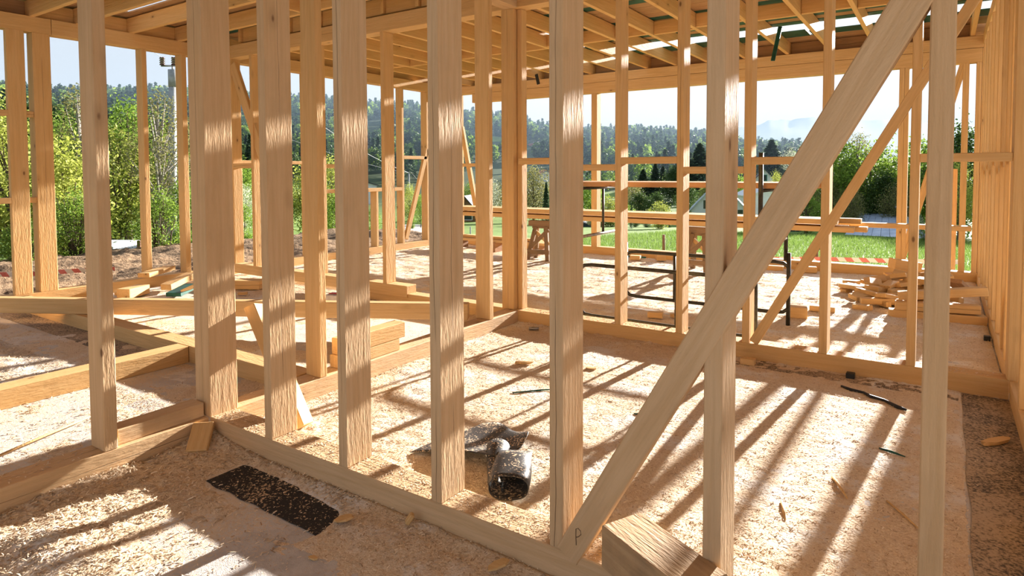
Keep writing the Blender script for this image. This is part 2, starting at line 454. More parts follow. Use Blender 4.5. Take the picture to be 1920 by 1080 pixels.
# back wall (far side)
wb = struct('wall_back', 'far open timber wall with a double header above the meadow view')
BY0, BY1 = 11.05, 11.22
box('bottom_plate', -9.2, 0.45, BY0, BY1, -0.01, PH+0.01, WD, wb)
box('header', -9.37, 0.55, BY0, BY1, TOP+0.005, HT-0.02, WD, wb); box('lintel', -8.55, 0.398, BY0, BY1, 3.105, TOP, WD, wb)
for (x0, x1) in ((-5.655, -5.535), (-0.587, -0.52), (-0.518, -0.46), (-8.98, -8.92), (0.18, 0.255), (0.335, 0.395)):
    stud_x(wb, x0, x1, BY0, BY1, PH+0.01, 3.105 if x0 != -8.98 else TOP)
stud_x(wb, -9.36, -9.2, BY0, BY1, PH+0.01, TOP, 'corner_post'); stud_x(wb, 0.40, 0.55, BY0, BY1, PH+0.01, TOP, 'corner_post')
beam('brace', (-0.50, 11.08, 0.30), (0.20, 11.08, 3.16), 0.05, 0.09, WD, wb, up=(-0.97, 0, 0.24))
beam('brace', (-8.88, 11.10, 2.60), (-8.36, 11.10, 0.22), 0.07, 0.10, WD, wb, up=(0.977, 0, 0.213))
box('noggin', -8.92, -8.2, BY0, BY1-0.03, 1.72, 1.79, WD, wb)
stud_x(wb, -8.2, -8.14, BY0, BY1, PH+0.01, 3.105)

# left outer wall
wl = struct('wall_left', 'left outer timber wall with a heavy header and posts against the green trees')
LX1 = -9.2; LX0 = LX1-0.17
box('bottom_plate', LX0, LX1, 1.0, 11.05, 0.0, PH, WD, wl)
box('header', LX0, LX1, 3.40, 11.05, TOP+0.02, HT+0.02, WD, wl); box('header', LX0, LX1, 0.6, 3.395, TOP+0.02, HT+0.02, WD, wl)
box('corner_post', LX0, LX1, 3.19, 3.378, PH, TOP+0.02, WD, wl)
box('post', LX1-0.07, LX1, 2.925, 3.11, PH, TOP+0.02, WD, wl)
for (y0, y1) in ((4.464, 4.53), (5.017, 5.09), (5.80, 5.86), (7.19, 7.25), (9.545, 9.605), (10.30, 10.36), (2.0, 2.06)):
    box('stud', LX0, LX1, y0, y1, PH, TOP+0.02, WD, wl)
box('sill', LX0, LX1, 7.25, 9.545, 1.225, 1.295, WD, wl)
for (y0, y1) in ((8.815, 8.873), (8.0, 8.06)): box('cripple_stud', LX0, LX1, y0, y1, PH, 1.225, WD, wl)
box('noggin', LX0+0.03, LX1, 7.25, 7.9, 1.68, 1.755, WD, wl); box('noggin', LX0+0.02, LX1, 9.605, 10.30, 1.875, 1.942, WD, wl)
box('noggin', LX0+0.03, LX1, 5.86, 7.19, 1.745, 1.80, WD, wl)
box('noggin', LX0+0.03, LX1, 2.06, 2.925, 2.29, 2.36, WD, wl); box('noggin', LX0+0.03, LX1, 2.06, 2.925, 1.245, 1.315, WD, wl)
box('noggin', LX0+0.03, LX1-0.02, 3.11, 3.19, 2.29, 2.36, WD, wl); box('noggin', LX0+0.03, LX1-0.02, 3.11, 3.19, 1.245, 1.315, WD, wl)
beam('brace', (-9.23, 9.66, 0.22), (-9.23, 10.34, 2.10), 0.06, 0.10, WD, wl, up=(0, -0.94, 0.34))

# two low plates in the left room
wr = struct('wall_left_room', 'low timber base plates of unbuilt partitions in the left room')
box('bottom_plate', -9.1, -3.83, 2.87, 3.035, 0.0, PH, WD, wr)
box('bottom_plate', -5.42, -5.255, -1.5, 2.865, 0.0, PH, WD, wr)

# right outer wall
wx = struct('wall_right', 'right outer timber wall of closely spaced studs seen edge on')
RX0, RX1 = 0.40, 0.57
box('bottom_plate', RX0, RX1, 5.73, 11.05, 0.0, PH, WD, wx); box('bottom_plate', RX0, RX1, -1.0, 5.53, 0.0, PH, WD, wx)
for i, y in enumerate((6.12, 6.50, 7.10, 7.70, 8.30, 8.90, 9.50, 10.10, 10.70)):
    box('stud', RX0, RX1, y, y+0.06, PH, TOP+0.05, WD, wx)
beam('packing_batten', (0.47, 6.42, PH+0.002), (0.50, 6.95, 3.1), 0.10, 0.03, WD, wx, up=(0, 1, 0))
for i, (y0, y1) in enumerate(((6.18, 6.50), (6.56, 7.10), (7.16, 7.70), (7.76, 8.30), (8.36, 8.90), (8.96, 9.50), (9.56, 10.10), (10.16, 10.70))):
    zt = (1.70, 1.68, 1.62, 1.70, 1.60, 1.66, 1.60, 1.66)[i]
    box('noggin', RX0+0.02, RX1, y0, y1, zt-0.06, zt, WD, wx)
for y in (4.9, 4.3, 3.7, 3.1, 2.5): box('stud', RX0, RX1, y, y+0.06, PH, TOP+0.05, WD, wx)
box('header', RX0, RX1, -1.0, 11.05, TOP+0.05, HT+0.02, WD, wx)
M['osb'] = wood('strand_board', (0.52, 0.31, 0.14), (0.38, 0.20, 0.08), crack=2, dirt=0.4)
osb = box('sheathing_board', 0.10, 0.16, 11.9, 12.6, -0.3, 1.62, M['osb']); tag(osb, 'brown strand board standing outside the back right corner', 'board')

# ------------------------------------------------------------------ ceiling: rafters, blocking, roof boards
ce = thing('ceiling', (0, 0, 0), 'open rafters and roof boards overhead with gaps of sky', 'ceiling', kind='structure')
RF = M['rafter']
RB = 3.475                     # rafter underside at the back wall
def rz(y): return RB+0.008*(11.1-y)
v_raft = [-8.60, -8.04, -7.45, -6.83, -6.27, -5.67, -5.10, -4.54, -3.99, -3.43, -2.80, -2.14, -1.52, -0.92, -0.32, 0.28]
for x in v_raft:
    beam('rafter', (x, 5.56, rz(5.56)+0.10), (x, 11.35, rz(11.35)+0.10), 0.055, 0.20, RF, ce)
for x in v_raft:
    if x > -3.6: beam('rafter', (x+0.07, -3.0, 3.60), (x+0.07, 5.80, 3.60), 0.055, 0.20, RF, ce)  # unseen run over the front room and camera, added for its shade
for y in (-2.9, -2.3, -1.7, -1.1, -0.5, 0.1, 0.7, 1.3, 1.9, 2.5, 3.2, 3.70, 4.345, 5.0):
    z0 = 3.505
    beam('rafter', (-9.40, y, z0+0.10), (-3.62, y, z0+0.10), 0.06, 0.20, RF, ce)
# short return beam sitting on the left post
# blocking between rafters
xs = v_raft
for i in range(len(xs)-1):
    j = (0.0, 0.07, -0.05, 0.04)[i % 4]
    box('blocking', xs[i]+0.03, xs[i+1]-0.03, 8.47+j, 8.52+j, rz(8.5)+0.01, rz(8.5)+0.19, RF, ce)
    box('blocking', xs[i]+0.03, xs[i+1]-0.03, 5.60, 5.65, rz(5.6)+0.0, rz(5.6)+0.20, RF, ce)
for k, y in enumerate((3.2, 3.70, 4.345)):
    y1 = (3.70, 4.345, 5.0)[k]
    for x in (-9.29, -6.4): box('blocking', x-0.025, x+0.025, y+0.03, y1-0.03, 3.51, 3.70, RF, ce)
box('fascia', -9.5, 0.75, 11.36, 11.40, 3.44, 3.70, M['deck'], ce)
for i in range(len(xs)-1): box('eave_board', xs[i]+0.03, xs[i+1]-0.03, 11.20, 11.235, RB, RB+0.195, M['deck'], ce)
ys_e = [0.6, 3.17]+[3.23, 3.67]+[3.73, 4.31]+[4.38, 4.97]+[5.03, 8.2]+[8.21, 11.2]
for i in range(0, len(ys_e), 2): box('eave_board', -9.36, -9.33, ys_e[i], ys_e[i+1], HT+0.02, 3.70, M['deck'] if ys_e[i] < 5 else RF, ce)
box('fascia', -9.98, -9.94, -5.4, 11.3, 3.50, 3.72, M['deck'], ce)
# roof boards laid across the rafters
def dz(y): return rz(y)+0.20
y = -3.0; k = 0  # boards begin unseen behind the camera, carried back to shade the front faces
while y < 9.72:
    w = 0.19
    z = dz(y)+0.012 if y > 5.4 else 3.70+0.025
    z = max(z, 3.70+0.02) if y < 6.2 else z
    segs = [(-10.0, 1.4 if y > 5 else 4.5)]
    if 4.0 < y < 4.2: segs = [(-10.0, -9.0), (-7.3, 4.5)]
    if y > 8.4: segs = [(-10.0, -5.2+0.3*math.sin(k*2.1)), (-5.15+0.3*math.sin(k*2.1), 1.4)]
    for (x0, x1) in segs:
        box('roof_board', x0, x1, y, y+w-0.006, z, z+0.022, M['deck'] if (k % 5 or y < 5.5) else M['green'], ce, 0.002)
    y += w; k += 1
for (y0, y1, x0, x1) in ((9.72, 9.91, -9.6, 1.4), (9.92, 10.1, -9.6, -4.7), (10.11, 10.3, -9.6, -4.9), (10.31, 10.5, -9.6, -4.6), (10.51, 10.72, -9.6, -5.0)):
    box('roof_board', x0, x1, y0, y1, dz(y0)+0.005, dz(y0)+0.027, M['green'] if y0 < 9.8 else M['deck'], ce, 0.002)
box('roof_board', -4.6, 1.4, 10.79, 11.02, dz(10.9), dz(10.9)+0.022, M['deck'], ce, 0.002); box('roof_board', -4.6, 1.4, 11.03, 11.32, dz(11.1), dz(11.1)+0.022, M['deck'], ce, 0.002)
# torn green sheets along the eave
for (x0, x1, y0, y1) in ((-4.6, -2.62, 10.36, 10.78), (-2.60, -1.75, 10.30, 10.78), (-1.72, -0.60, 10.42, 10.78), (-0.58, 0.7, 10.35, 10.78), (-10.0, -4.7, 10.96, 11.34)):
    box('green_roof_sheet', x0, x1, y0, y1, dz(10.6)+0.002, dz(10.6)+0.010, M['green'], ce, 0.001)
# a green batten dangling from the rafters
beam('hanging_batten', at_y(1463, 50, 8.85), at_y(1449, 114, 8.65), 0.05, 0.02, M['green'], ce, up=(0, 1, 0.3))
beam('hanging_strap', (-6.62, 10.6, 3.50), (-6.58, 10.62, 3.30), 0.07, 0.012, M['black'], ce, up=(0, 1, 0.2))

# ------------------------------------------------------------------ membrane strips, sawdust, shavings
def strip(x0, x1, y0, y1, label, z=0.003, seed=0, mat='felt_dusty'):
    n = 26; V = []; F = []
    long_x = (x1-x0) > (y1-y0)
    for i in range(n):
        t = i/(n-1)
        for s in (0, 1):
            w = 0.004*math.sin(7.1*t*4+seed+s*2.2)+0.003*math.sin(23*t+seed*2+s)
            if long_x: V.append((x0+(x1-x0)*t, (y0, y1)[s]+w, z))
            else: V.append(((x0, x1)[s]+w, y0+(y1-y0)*t, z))
    F = [(2*i, 2*i+2, 2*i+3, 2*i+1) for i in range(n-1)] if long_x else [(2*i, 2*i+1, 2*i+3, 2*i+2) for i in range(n-1)]
    o = poly_obj('membrane_strip', V, F, M[mat])
    md = o.modifiers.new('thickness', 'SOLIDIFY'); md.thickness = 0.002; md.offset = 1
    tag(o, label, 'membrane')
strip(-3.14, -2.26, 1.78, 2.09, 'black membrane strip speckled with sawdust along the nearest wall base', seed=1, mat='felt')
strip(0.13, 0.42, 2.2, 5.53, 'long black membrane strip beside the right wall under loose sawdust', seed=2)
strip(-1.45, 0.11, 5.34, 5.56, 'dark membrane edge under the middle wall base', seed=3)
strip(-8.9, -5.45, 2.62, 2.89, 'dusty black membrane strip along the low plate in the left room', seed=4)

def dist_seg_y(Y, y0): return np.abs(Y-y0)
def depth_map(X, Y):
    vx = -3.575-0.0225*Y
    ripple = fbm(X*3.1+9, Y*4.6, 4); fine = fbm(X*22, Y*26, 3); big = fbm(X*0.9+3, Y*0.9+7, 3)
    h = np.full_like(X, -0.006)
    far = Y > 5.72
    h = np.where(far, 0.010+0.013*np.maximum(ripple, -0.5)+0.012*fbm(X*9+2, Y*13, 3)+0.006*fine+0.010*big, h)
    right = (Y > 2.26) & (Y <= 5.72) & (X > vx)
    hr = 0.0035+0.004*big+0.004*ripple+0.0045*fine
    hr += 0.020*np.exp(-np.maximum(X-vx, 0)/0.5)*(0.6+0.4*ripple)
    hr += 0.026*np.exp(-np.maximum(5.55-Y, 0)/0.16)*(0.5+0.5*fine)*np.where(X < -1.6, 1.0, 0.45)
    hr += 0.016*np.exp(-np.maximum(Y-2.26, 0)/0.35)*(0.6+0.4*fine)
    hr += np.where(X > 0.12, -0.008+0.004*fine, 0)
    h = np.where(right, hr, h)
    fg = (Y <= 2.09) & (X > vx)
    d = np.minimum(np.maximum(2.09-Y, 0), np.maximum(X-vx, 0))
    dc = np.hypot(np.maximum(2.09-Y, 0), np.maximum(X-vx, 0))
    hf = -0.010+0.006*big+0.005*fine+0.055*np.exp(-np.maximum(X-vx, 0)/0.17)*(0.65+0.5*ripple)
    hf += 0.05*np.exp(-dc/0.32)*(0.7+0.4*ripple)
    hf += 0.030*np.exp(-np.maximum(2.09-Y, 0)/0.07)
    hf += 0.030*np.exp(-((X+1.75)**2/0.55+(Y-1.92)**2/0.05))*(0.8+0.6*ripple)
    hf += 0.040*np.exp(-((X+3.1)**2/0.18+(Y-1.15)**2/0.16))*(0.6+0.9*ripple)
    strip_ = np.exp(-(np.maximum(np.abs(X+2.72)-0.36, 0)**2+np.maximum(np.abs(Y-(1.86-0.06*(X+2.72)))-0.05-0.03*(X+2.72), 0)**2)/0.003)
    hf = hf-0.06*strip_*(0.9+0.4*fine)
    h = np.where(fg, hf, h)
    left = (X <= vx-0.16) & (Y <= 5.72)
    hl = -0.001+0.011*big+0.010*ripple+0.006*fine
    hl += 0.014*np.exp(-np.maximum(5.55-Y, 0)/0.3)
    h = np.where(left, hl, h)
    return np.clip(h, -0.02, 0.12)

def grid(x0, x1, y0, y1, st):
    xs_ = np.arange(x0, x1+1e-6, st); ys_ = np.arange(y0, y1+1e-6, st)
    X, Y = np.meshgrid(xs_, ys_, indexing='ij'); Z = depth_map(X, Y)
    n, m = X.shape; idx = np.arange(n*m).reshape(n, m)
    Fq = np.stack([idx[:-1, :-1], idx[1:, :-1], idx[1:, 1:], idx[:-1, 1:]], -1).reshape(-1, 4)
    Vq = np.stack([X, Y, Z], -1).reshape(-1, 3)
    zmax = Vq[Fq][:, :, 2].max(1)
    return Vq, Fq[zmax > -0.002]
parts = [grid(-3.78, 0.42, 0.5, 5.56, 0.018), grid(-9.2, 0.42, 5.56, 11.06, 0.034), grid(-9.2, -3.78, 0.2, 5.56, 0.034)]
VV = []; FF = []; off = 0
for Vq, Fq in parts:
    VV.append(Vq); FF.append(Fq+off); off += len(Vq)
sd = mesh_obj('sawdust', fast_mesh('sawdust', np.concatenate(VV), np.concatenate(FF), True), M['sawdust'])
tag(sd, 'drifts of pale sawdust spread over the whole floor', 'sawdust', kind='stuff')

def shavings(n):
    # more of them close by, where they can be seen
    X = np.empty(n); Y = np.empty(n); k = 0
    while k < n:
        x = RNG.uniform(-9.1, 0.42, n); y = RNG.uniform(0.7, 11.0, n)
        d = np.hypot(x, y); hh = depth_map(x, y)
        p = np.clip(3.2/d, 0, 1)**1.3*np.clip(0.25+hh*45, 0.10, 1.0); p = np.where((y > 2.10) & (y < 2.25), 0.9, p)
        ok = RNG.random(n) < p
        q = min(ok.sum(), n-k); X[k:k+q] = x[ok][:q]; Y[k:k+q] = y[ok][:q]; k += q
    Z = np.maximum(depth_map(X, Y), 0.0)+0.002
    vx0 = -3.575-0.0225*Y
    on = ((Y > 2.10) & (Y < 2.25) & (X > -3.6)) | ((Y > 5.56) & (Y < 5.71) & (X > -3.7)) | ((X > vx0-0.155) & (X < vx0-0.01) & (Y > 0.2) & (Y < 5.5) & (np.abs(Y-1.83) > 0.27))
    Z = np.where(on, PH+0.001, Z)
    a = RNG.uniform(0, 2*np.pi, n); ln = RNG.uniform(0.005, 0.015, n)*(1+0.07*np.hypot(X, Y)); wd = RNG.uniform(0.0012, 0.0034, n)*(1+0.09*np.hypot(X, Y))
    big_ = (Y < 2.1) & (X < -2.3); ln = np.where(big_, ln*1.7, ln); wd = np.where(big_, wd*1.4, wd)
    tilt = RNG.uniform(-0.35, 0.5, n); curl = RNG.uniform(0.0, 0.6, n)*ln
    ux, uy = np.cos(a), np.sin(a); vx_, vy_ = -uy, ux
    rows = []
    for t, c in ((-0.5, 0.0), (0.0, 1.0), (0.5, 0.0)):
        for s in (-0.5, 0.5):
            rows.append(np.stack([X+ux*ln*t+vx_*wd*s, Y+uy*ln*t+vy_*wd*s, Z+curl*c*0.4+wd*s*tilt+np.maximum(t*ln*tilt, 0)], -1))
    V = np.stack(rows, 1).reshape(-1, 3)
    b = (np.arange(n)*6)[:, None]
    F = np.concatenate([b+np.array([[0, 1, 3, 2]]), b+np.array([[2, 3, 5, 4]])], 0)
    return fast_mesh('wood_shavings', V, F)
sh = mesh_obj('wood_shavings', shavings(150000), M['shaving'])
tag(sh, 'fine curled wood shavings scattered on the floor', 'wood shavings', kind='stuff')

# ------------------------------------------------------------------ loose timber
def loose(name, p0, p1, w, h, label, cat='timber', mat=None, up=(0, 0, 1), group=None):
    o = beam(name, p0, p1, w, h, mat or WD, None, up, 0.005)
    return tag(o, label, cat, group)

d = Vector((0.869, 0.494, 0)); nrm = Vector((-0.494, 0.869, 0))
e = Vector((-3.865, 4.905, 0.2205))+nrm*0.055
loose('timber_beam', e-d*5.6, e, 0.11, 0.158, 'long thick beam lying slantwise across the left room plates', 'beam')
loose('timber_block', (-3.735, 3.16, 0.298), (-3.745, 3.836, 0.298), 0.12, 0.124, 'upper of two short beams stacked on the inner wall base', 'timber')
loose('timber_block', (-3.735, 3.14, 0.188), (-3.745, 3.772, 0.188), 0.12, 0.094, 'lower of two short beams stacked on the inner wall base', 'timber')
loose('leaning_plank', (-3.235, 2.47, 0.04), (-3.665, 2.435, 0.745), 0.15, 0.075, 'short sunlit plank propped against the dark corner post', 'plank', up=(0.75, 0.50, 0.43))
loose('timber_block', Vector((-1.0195, 2.075, 0.2225))+Vector((0.443, 0.896, 0))*0.093, Vector((-1.0195, 2.075, 0.2185))+Vector((0.443, 0.896, 0))*0.093+Vector((0.896, -0.443, 0))*0.43, 0.186, 0.16, 'chunky rough block resting on the nearest wall base beside the brace', 'timber', M['rough'])
loose('offcut', (-3.585, 2.035, 0.125), (-3.475, 1.925, 0.02), 0.115, 0.035, 'small wedge offcut propped in the foreground corner of the plates', 'offcut', up=(0.5, -0.5, 0.6))
loose('offcut', (-1.955, 2.03, 0.035), (-1.935, 2.05, 0.075), 0.035, 0.022, 'tiny wood block standing against the nearest wall base', 'offcut')

def chip(name, c, sx, sy, rot, label, mat=None, tilt=0.0, group=None, th=0.008):
    """thin irregular flake of wood"""
    k = 7; V = []; rr = random.Random(hash(label) % 9999)
    for zz in (0, th):
        for i in range(k):
            a = 2*math.pi*i/k; r = 0.75+0.35*rr.random()
            x, y = math.cos(a)*sx*r, math.sin(a)*sy*r
            V.append((c[0]+x*math.cos(rot)-y*math.sin(rot), c[1]+x*math.sin(rot)+y*math.cos(rot), c[2]+zz+x*tilt))
    F = [tuple(range(k))[::-1], tuple(range(k, 2*k))]+[(i, (i+1) % k, k+(i+1) % k, k+i) for i in range(k)]
    o = poly_obj(name, V, F, mat or WD); return tag(o, label, 'wood chip', group)
chip('wood_chip', (-2.225, 1.905, 0.03), 0.05, 0.035, 0.3, 'flat orange chip lying on the black strip by the nearest wall', tilt=0.25)
chip('wood_chip', (-1.44, 2.01, 0.035), 0.045, 0.03, 0.8, 'pale chip in the foreground sawdust below the brace foot', tilt=0.3)
chip('wood_chip', (-2.13, 1.66, 0.004), 0.022, 0.012, 0.2, 'small chip on the bare concrete in the foreground')

def stick(a, b, r, label, cat='splinter', mat=None, name='wood_splinter'):
    o = poly_tube(name, [a, Vector(a).lerp(Vector(b), 0.5)+Vector((0, 0, 0.004)), b], [r, r*1.2, r*0.5], mat or WD, None, 5)
    return tag(o, label, cat)
stick((-4.30, 1.22, 0.035), (-4.55, 1.86, 0.03), 0.007, 'long thin sliver lying in the left foreground room')
stick((-0.45, 3.62, 0.008), (-0.36, 3.42, 0.008), 0.007, 'brown splinter on the sunny floor right of the centre post')
stick((-0.62, 3.22, 0.008), (-0.57, 3.05, 0.008), 0.006, 'short splinter on the floor close to the second post')
stick((-0.20, 3.50, 0.008), (-0.05, 3.28, 0.008), 0.005, 'thin splinter lying near the narrow right post')
stick((-1.62, 4.05, 0.008), (-1.50, 4.03, 0.008), 0.005, 'small splinter in the sunlight behind the brace')
stick((-0.28, 4.15, 0.008), (-0.15, 4.10, 0.010), 0.006, 'green scrap of plastic on the sunny floor', 'scrap', M['green'], 'plastic_scrap')
stick((-1.66, 3.86, 0.008), (-1.55, 3.90, 0.008), 0.005, 'green plastic thread by the brace on the floor', 'scrap', M['green'], 'plastic_scrap')
stick((-2.55, 3.75, 0.008), (-2.25, 4.05, 0.010), 0.005, 'dark green thread on sawdust in front of the inner wall', 'scrap', M['green'], 'plastic_scrap')
tag(poly_tube('membrane_shred', [(-0.60, 5.20, 0.012), (-0.53, 5.14, 0.015), (-0.45, 5.13, 0.014), (-0.40, 5.06, 0.016), (-0.31, 5.03, 0.014), (-0.24, 4.94, 0.015), (-0.18, 4.91, 0.012)], [0.008, 0.011, 0.008, 0.012, 0.009, 0.013, 0.008], M['black'], None, 6), 'twisted black strip lying on the floor before the middle wall', 'strip')
tag(box('black_clip', -0.60, -0.54, 5.44, 5.50, 0.004, 0.045, M['black']), 'small black block at the foot of the middle wall', 'clip')
tag(box('offcut', -1.37, -1.26, 5.36, 5.44, 0.004, 0.055, WD), 'little bright offcut leaning at the middle wall base', 'offcut')
chip('wood_chip', (-2.86, 4.36, 0.012), 0.085, 0.022, 0.5, 'pale splinter of board on the sawdust near the inner wall', th=0.02)
chip('wood_chip', (-2.33, 4.55, 0.010), 0.05, 0.025, 0.2, 'small chip beside the fourth post in the sunny room', th=0.012)
chip('wood_chip', (0.28, 4.60, 0.012), 0.12, 0.03, 0.9, 'pale sawdust covered sliver of board on the strip at far right', th=0.02)
tag(tubes('steel_sleeve', [((-3.42, 5.33, 0.03), (-3.33, 5.37, 0.032), 0.016)], M['galv']), 'short shiny tube lying in the corner of the sunny room', 'tube')
tag(box('black_clip', 0.33, 0.38, 7.30, 7.36, 0.01, 0.06, M['black']), 'black clip on the floor beside the right wall plate', 'clip')

# ------------------------------------------------------------------ black membrane roll in the sunny room
rm = NT('crumpled_black_membrane'); v_ = rm.coords('Object', rnd=False); sp_ = rm.noise(v_, 85.0, 2); bg_ = rm.noise(v_, 9.0, 3)
geo_ = rm.n('ShaderNodeNewGeometry'); gs_ = rm.n('ShaderNodeSeparateXYZ'); rm.l(geo_.outputs['Normal'], gs_.inputs[0]); upf = rm.mapr(gs_.outputs['Z'], 0.25, 0.75)
rcol = rm.mix(rm.math('MULTIPLY', upf, rm.mapr(rm.math('MULTIPLY_ADD', bg_, 0.4, rm.math('MULTIPLY', sp_, 0.7)), 0.59, 0.66)), (0.035, 0.033, 0.032), (0.66, 0.50, 0.33))
M['roll'] = rm.done(rcol, 0.45, rm.bump(sp_, 0.4, 0.003), 0.5)
roll = thing('membrane_roll', (-1.85, 2.8, 0.0), 'crumpled offcut of black membrane half rolled up on the sawdust', 'membrane')
def grid_surf(name, fn, nu, nv, mat, parent, thick=0.003):
    V = [fn(i/(nu-1), j/(nv-1)) for i in range(nu) for j in range(nv)]
    F = [(i*nv+j, (i+1)*nv+j, (i+1)*nv+j+1, i*nv+j+1) for i in range(nu-1) for j in range(nv-1)]
    o = poly_obj(name, V, F, mat, parent, True)
    md = o.modifiers.new('thickness', 'SOLIDIFY'); md.thickness = thick; md.offset = 0
    return o
def lerp4(a, b, c, dd, u, v):
    return (Vector(a)*(1-u)+Vector(b)*u)*(1-v)+(Vector(dd)*(1-u)+Vector(c)*u)*v
def sheet_fn(u, v):
    p = lerp4((-2.47, 2.60, 0.006), (-1.90, 2.72, 0.085), (-1.93, 3.10, 0.075), (-2.36, 3.13, 0.02), u, v)
    p.z += 0.028*math.sin(u*5.5+v*1.2)*u*(0.4+0.6*v)+0.018*math.sin(v*6+u*3)*(0.3+u)+0.012
    p.y += 0.03*math.sin(u*7)*v
    ck = (u*v)**5; p = p.lerp(Vector((-2.06, 2.92, 0.07)), 0.45*ck)
    return p
grid_surf('sheet', sheet_fn, 26, 18, M['roll'], roll)
def roll_fn(u, v):
    a0, a1 = Vector((-1.705, 2.47, 0.080)), Vector((-1.885, 2.80, 0.092))
    ax = (a1-a0).normalized(); side = Vector((ax.y, -ax.x, 0)); th = -0.45*math.pi+v*2.08*math.pi
    k = 1.0-0.05*v
    fold = max(0.0, (u-0.62)/0.38); rx, rzz = (0.098+0.006*math.sin(u*5))*k, (0.060+0.006*u)*k*(1-0.88*fold*fold*(3-2*fold))
    c, s = math.cos(th), math.sin(th)
    sq = lambda q: math.copysign(abs(q)**0.8, q)
    return a0.lerp(a1, u)+side*(-sq(c)*rx)+Vector((0, 0, sq(s)*rzz))
grid_surf('roll', roll_fn, 12, 56, M['roll'], roll)
def cone_fn(u, v):
    a0, a1 = Vector((-1.855, 2.545, 0.028)), Vector((-2.03, 2.84, 0.062))
    ax = (a1-a0).normalized(); side = Vector((ax.y, -ax.x, 0)); th = v*2.3*math.pi
    r = (0.020+0.036*u)*(1-0.1*v)
    return a0.lerp(a1, u)+side*(math.cos(th)*r*1.2)+Vector((0, 0, math.sin(th)*r))
grid_surf('small_roll', cone_fn, 10, 36, M['roll'], roll)

# ------------------------------------------------------------------ scaffold
sc = thing('scaffold', (-2.2, 6.4, 0.0), 'olive steel tube scaffold standing behind the middle wall', 'scaffold')
ST = M['steel']
def tb(name, pts, r=0.019, mat=None): return poly_tube(name, pts, r, mat or ST, sc, 10)
def u_frame(y, x0, x1, z0, z1, xm, sag=0.05):
    for x in (x0, x1): tb('leg', [(x, y, 0.0), (x, y, z1+0.10)], 0.021)
    tb('top_rail', [(x0, y, z1-sag), (x0+0.05, y, z1-0.01), (x0+0.13, y, z1), (x1-0.13, y, z1), (x1-0.05, y, z1-0.01), (x1, y, z1-sag)])
    tb('bottom_rail', [(x0, y, z0+sag), (x0+0.05, y, z0+0.01), (x0+0.13, y, z0), (x1-0.13, y, z0), (x1-0.05, y, z0+0.01), (x1, y, z0+sag)])
    tb('upright', [(xm, y, z0), (xm, y, z1)], 0.016)
u_frame(5.85, -3.12, -1.37, 0.115, 0.642, -2.09)
u_frame(6.96, -3.10, -1.305, 0.135, 0.662, -2.51)
def v_frame(x, y0, y1, z0, z1):
    for yy, zz in ((y0, 1.76), (y1, 1.50)): tb('leg', [(x, yy, 0.68), (x, yy, zz)], 0.020)
    tb('cross_rail', [(x, y0, z0), (x, y1, z0)], 0.017, M['galv'])
    tb('cross_rail', [(x, y0, z1), (x, y1, z1)], 0.017)
    tb('upright', [(x, (y0+y1)/2, z0), (x, (y0+y1)/2, z1)], 0.014)
v_frame(-1.335, 5.85, 6.96, 0.915, 1.425)
v_frame(-3.13, 5.85, 6.96, 0.92, 1.425)
for i, (y0, y1, x0, x1, mt) in enumerate(((5.88, 6.10, -3.36, -0.90, 'old'), (6.12, 6.33, -3.34, -0.84, 'old'), (6.36, 6.56, -3.42, -1.02, 'wood'))):
    o = box('scaffold_board', x0, x1, y0, y1, 1.445, 1.495, M[mt]); tag(o, ('stained brown board at the front of the scaffold deck', 'stained brown middle board of the scaffold deck', 'paler board at the back of the scaffold deck')[i], 'board')

# ------------------------------------------------------------------ trestles with planks
def trestle(loc, rz_, label):
    t = thing('sawhorse', loc, label, 'sawhorse')
    c, s = math.cos(rz_), math.sin(rz_)
    P = lambda x, y, z: Vector((loc[0]+x*c-y*s, loc[1]+x*s+y*c, z))
    up = (-s, c, 0.01)
    TR = M['trestle']
    beam('top_bar', P(-0.24, 0, 0.665), P(0.24, 0, 0.665), 0.11, 0.10, TR, t); beam('top_block', P(-0.17, 0, 0.60), P(0.17, 0, 0.60), 0.09, 0.05, TR, t)
    for sx in (-1, 1):
        for sy in (-1, 1):
            beam('leg', P(sx*0.10, sy*0.04, 0.60), P(sx*0.20, sy*0.20, 0.0), 0.075, 0.05, TR, t, up)
        beam('cross_rail', P(sx*0.185, -0.2, 0.10), P(sx*0.185, 0.2, 0.10), 0.03, 0.09, TR, t)
    beam('stretcher', P(-0.22, -0.17, 0.16), P(0.22, -0.17, 0.16), 0.03, 0.08, TR, t)
    beam('side_brace', P(-0.19, -0.14, 0.20), P(0.16, -0.06, 0.56), 0.03, 0.07, TR, t)
    beam('side_brace', P(0.20, -0.12, 0.30), P(-0.10, -0.03, 0.52), 0.03, 0.06, WD, t)
    return t
trestle((-6.05, 9.86, 0.0), 0.15, 'weathered wooden sawhorse on the left under the long planks')
trestle((-3.22, 10.06, 0.0), -0.1, 'weathered wooden sawhorse in the middle under the long planks')
PL = (('lowest front plank of the stack on the sawhorses', -8.1, -1.00, 9.72, 0.76), ('lowest middle plank of the stack on the sawhorses', -8.0, -0.86, 9.90, 0.758), ('lowest rear plank of the stack on the sawhorses', -7.9, -1.10, 10.08, 0.758),
      ('upper front plank of the stack on the sawhorses', -8.15, -1.20, 9.70, 0.862), ('upper middle plank of the stack on the sawhorses', -8.05, -1.22, 9.88, 0.858), ('upper rear plank of the stack on the sawhorses', -8.0, -0.95, 10.06, 0.858),
      ('long single plank sticking out to the right from the sawhorse stack', -2.6, 0.30, 10.27, 0.80))
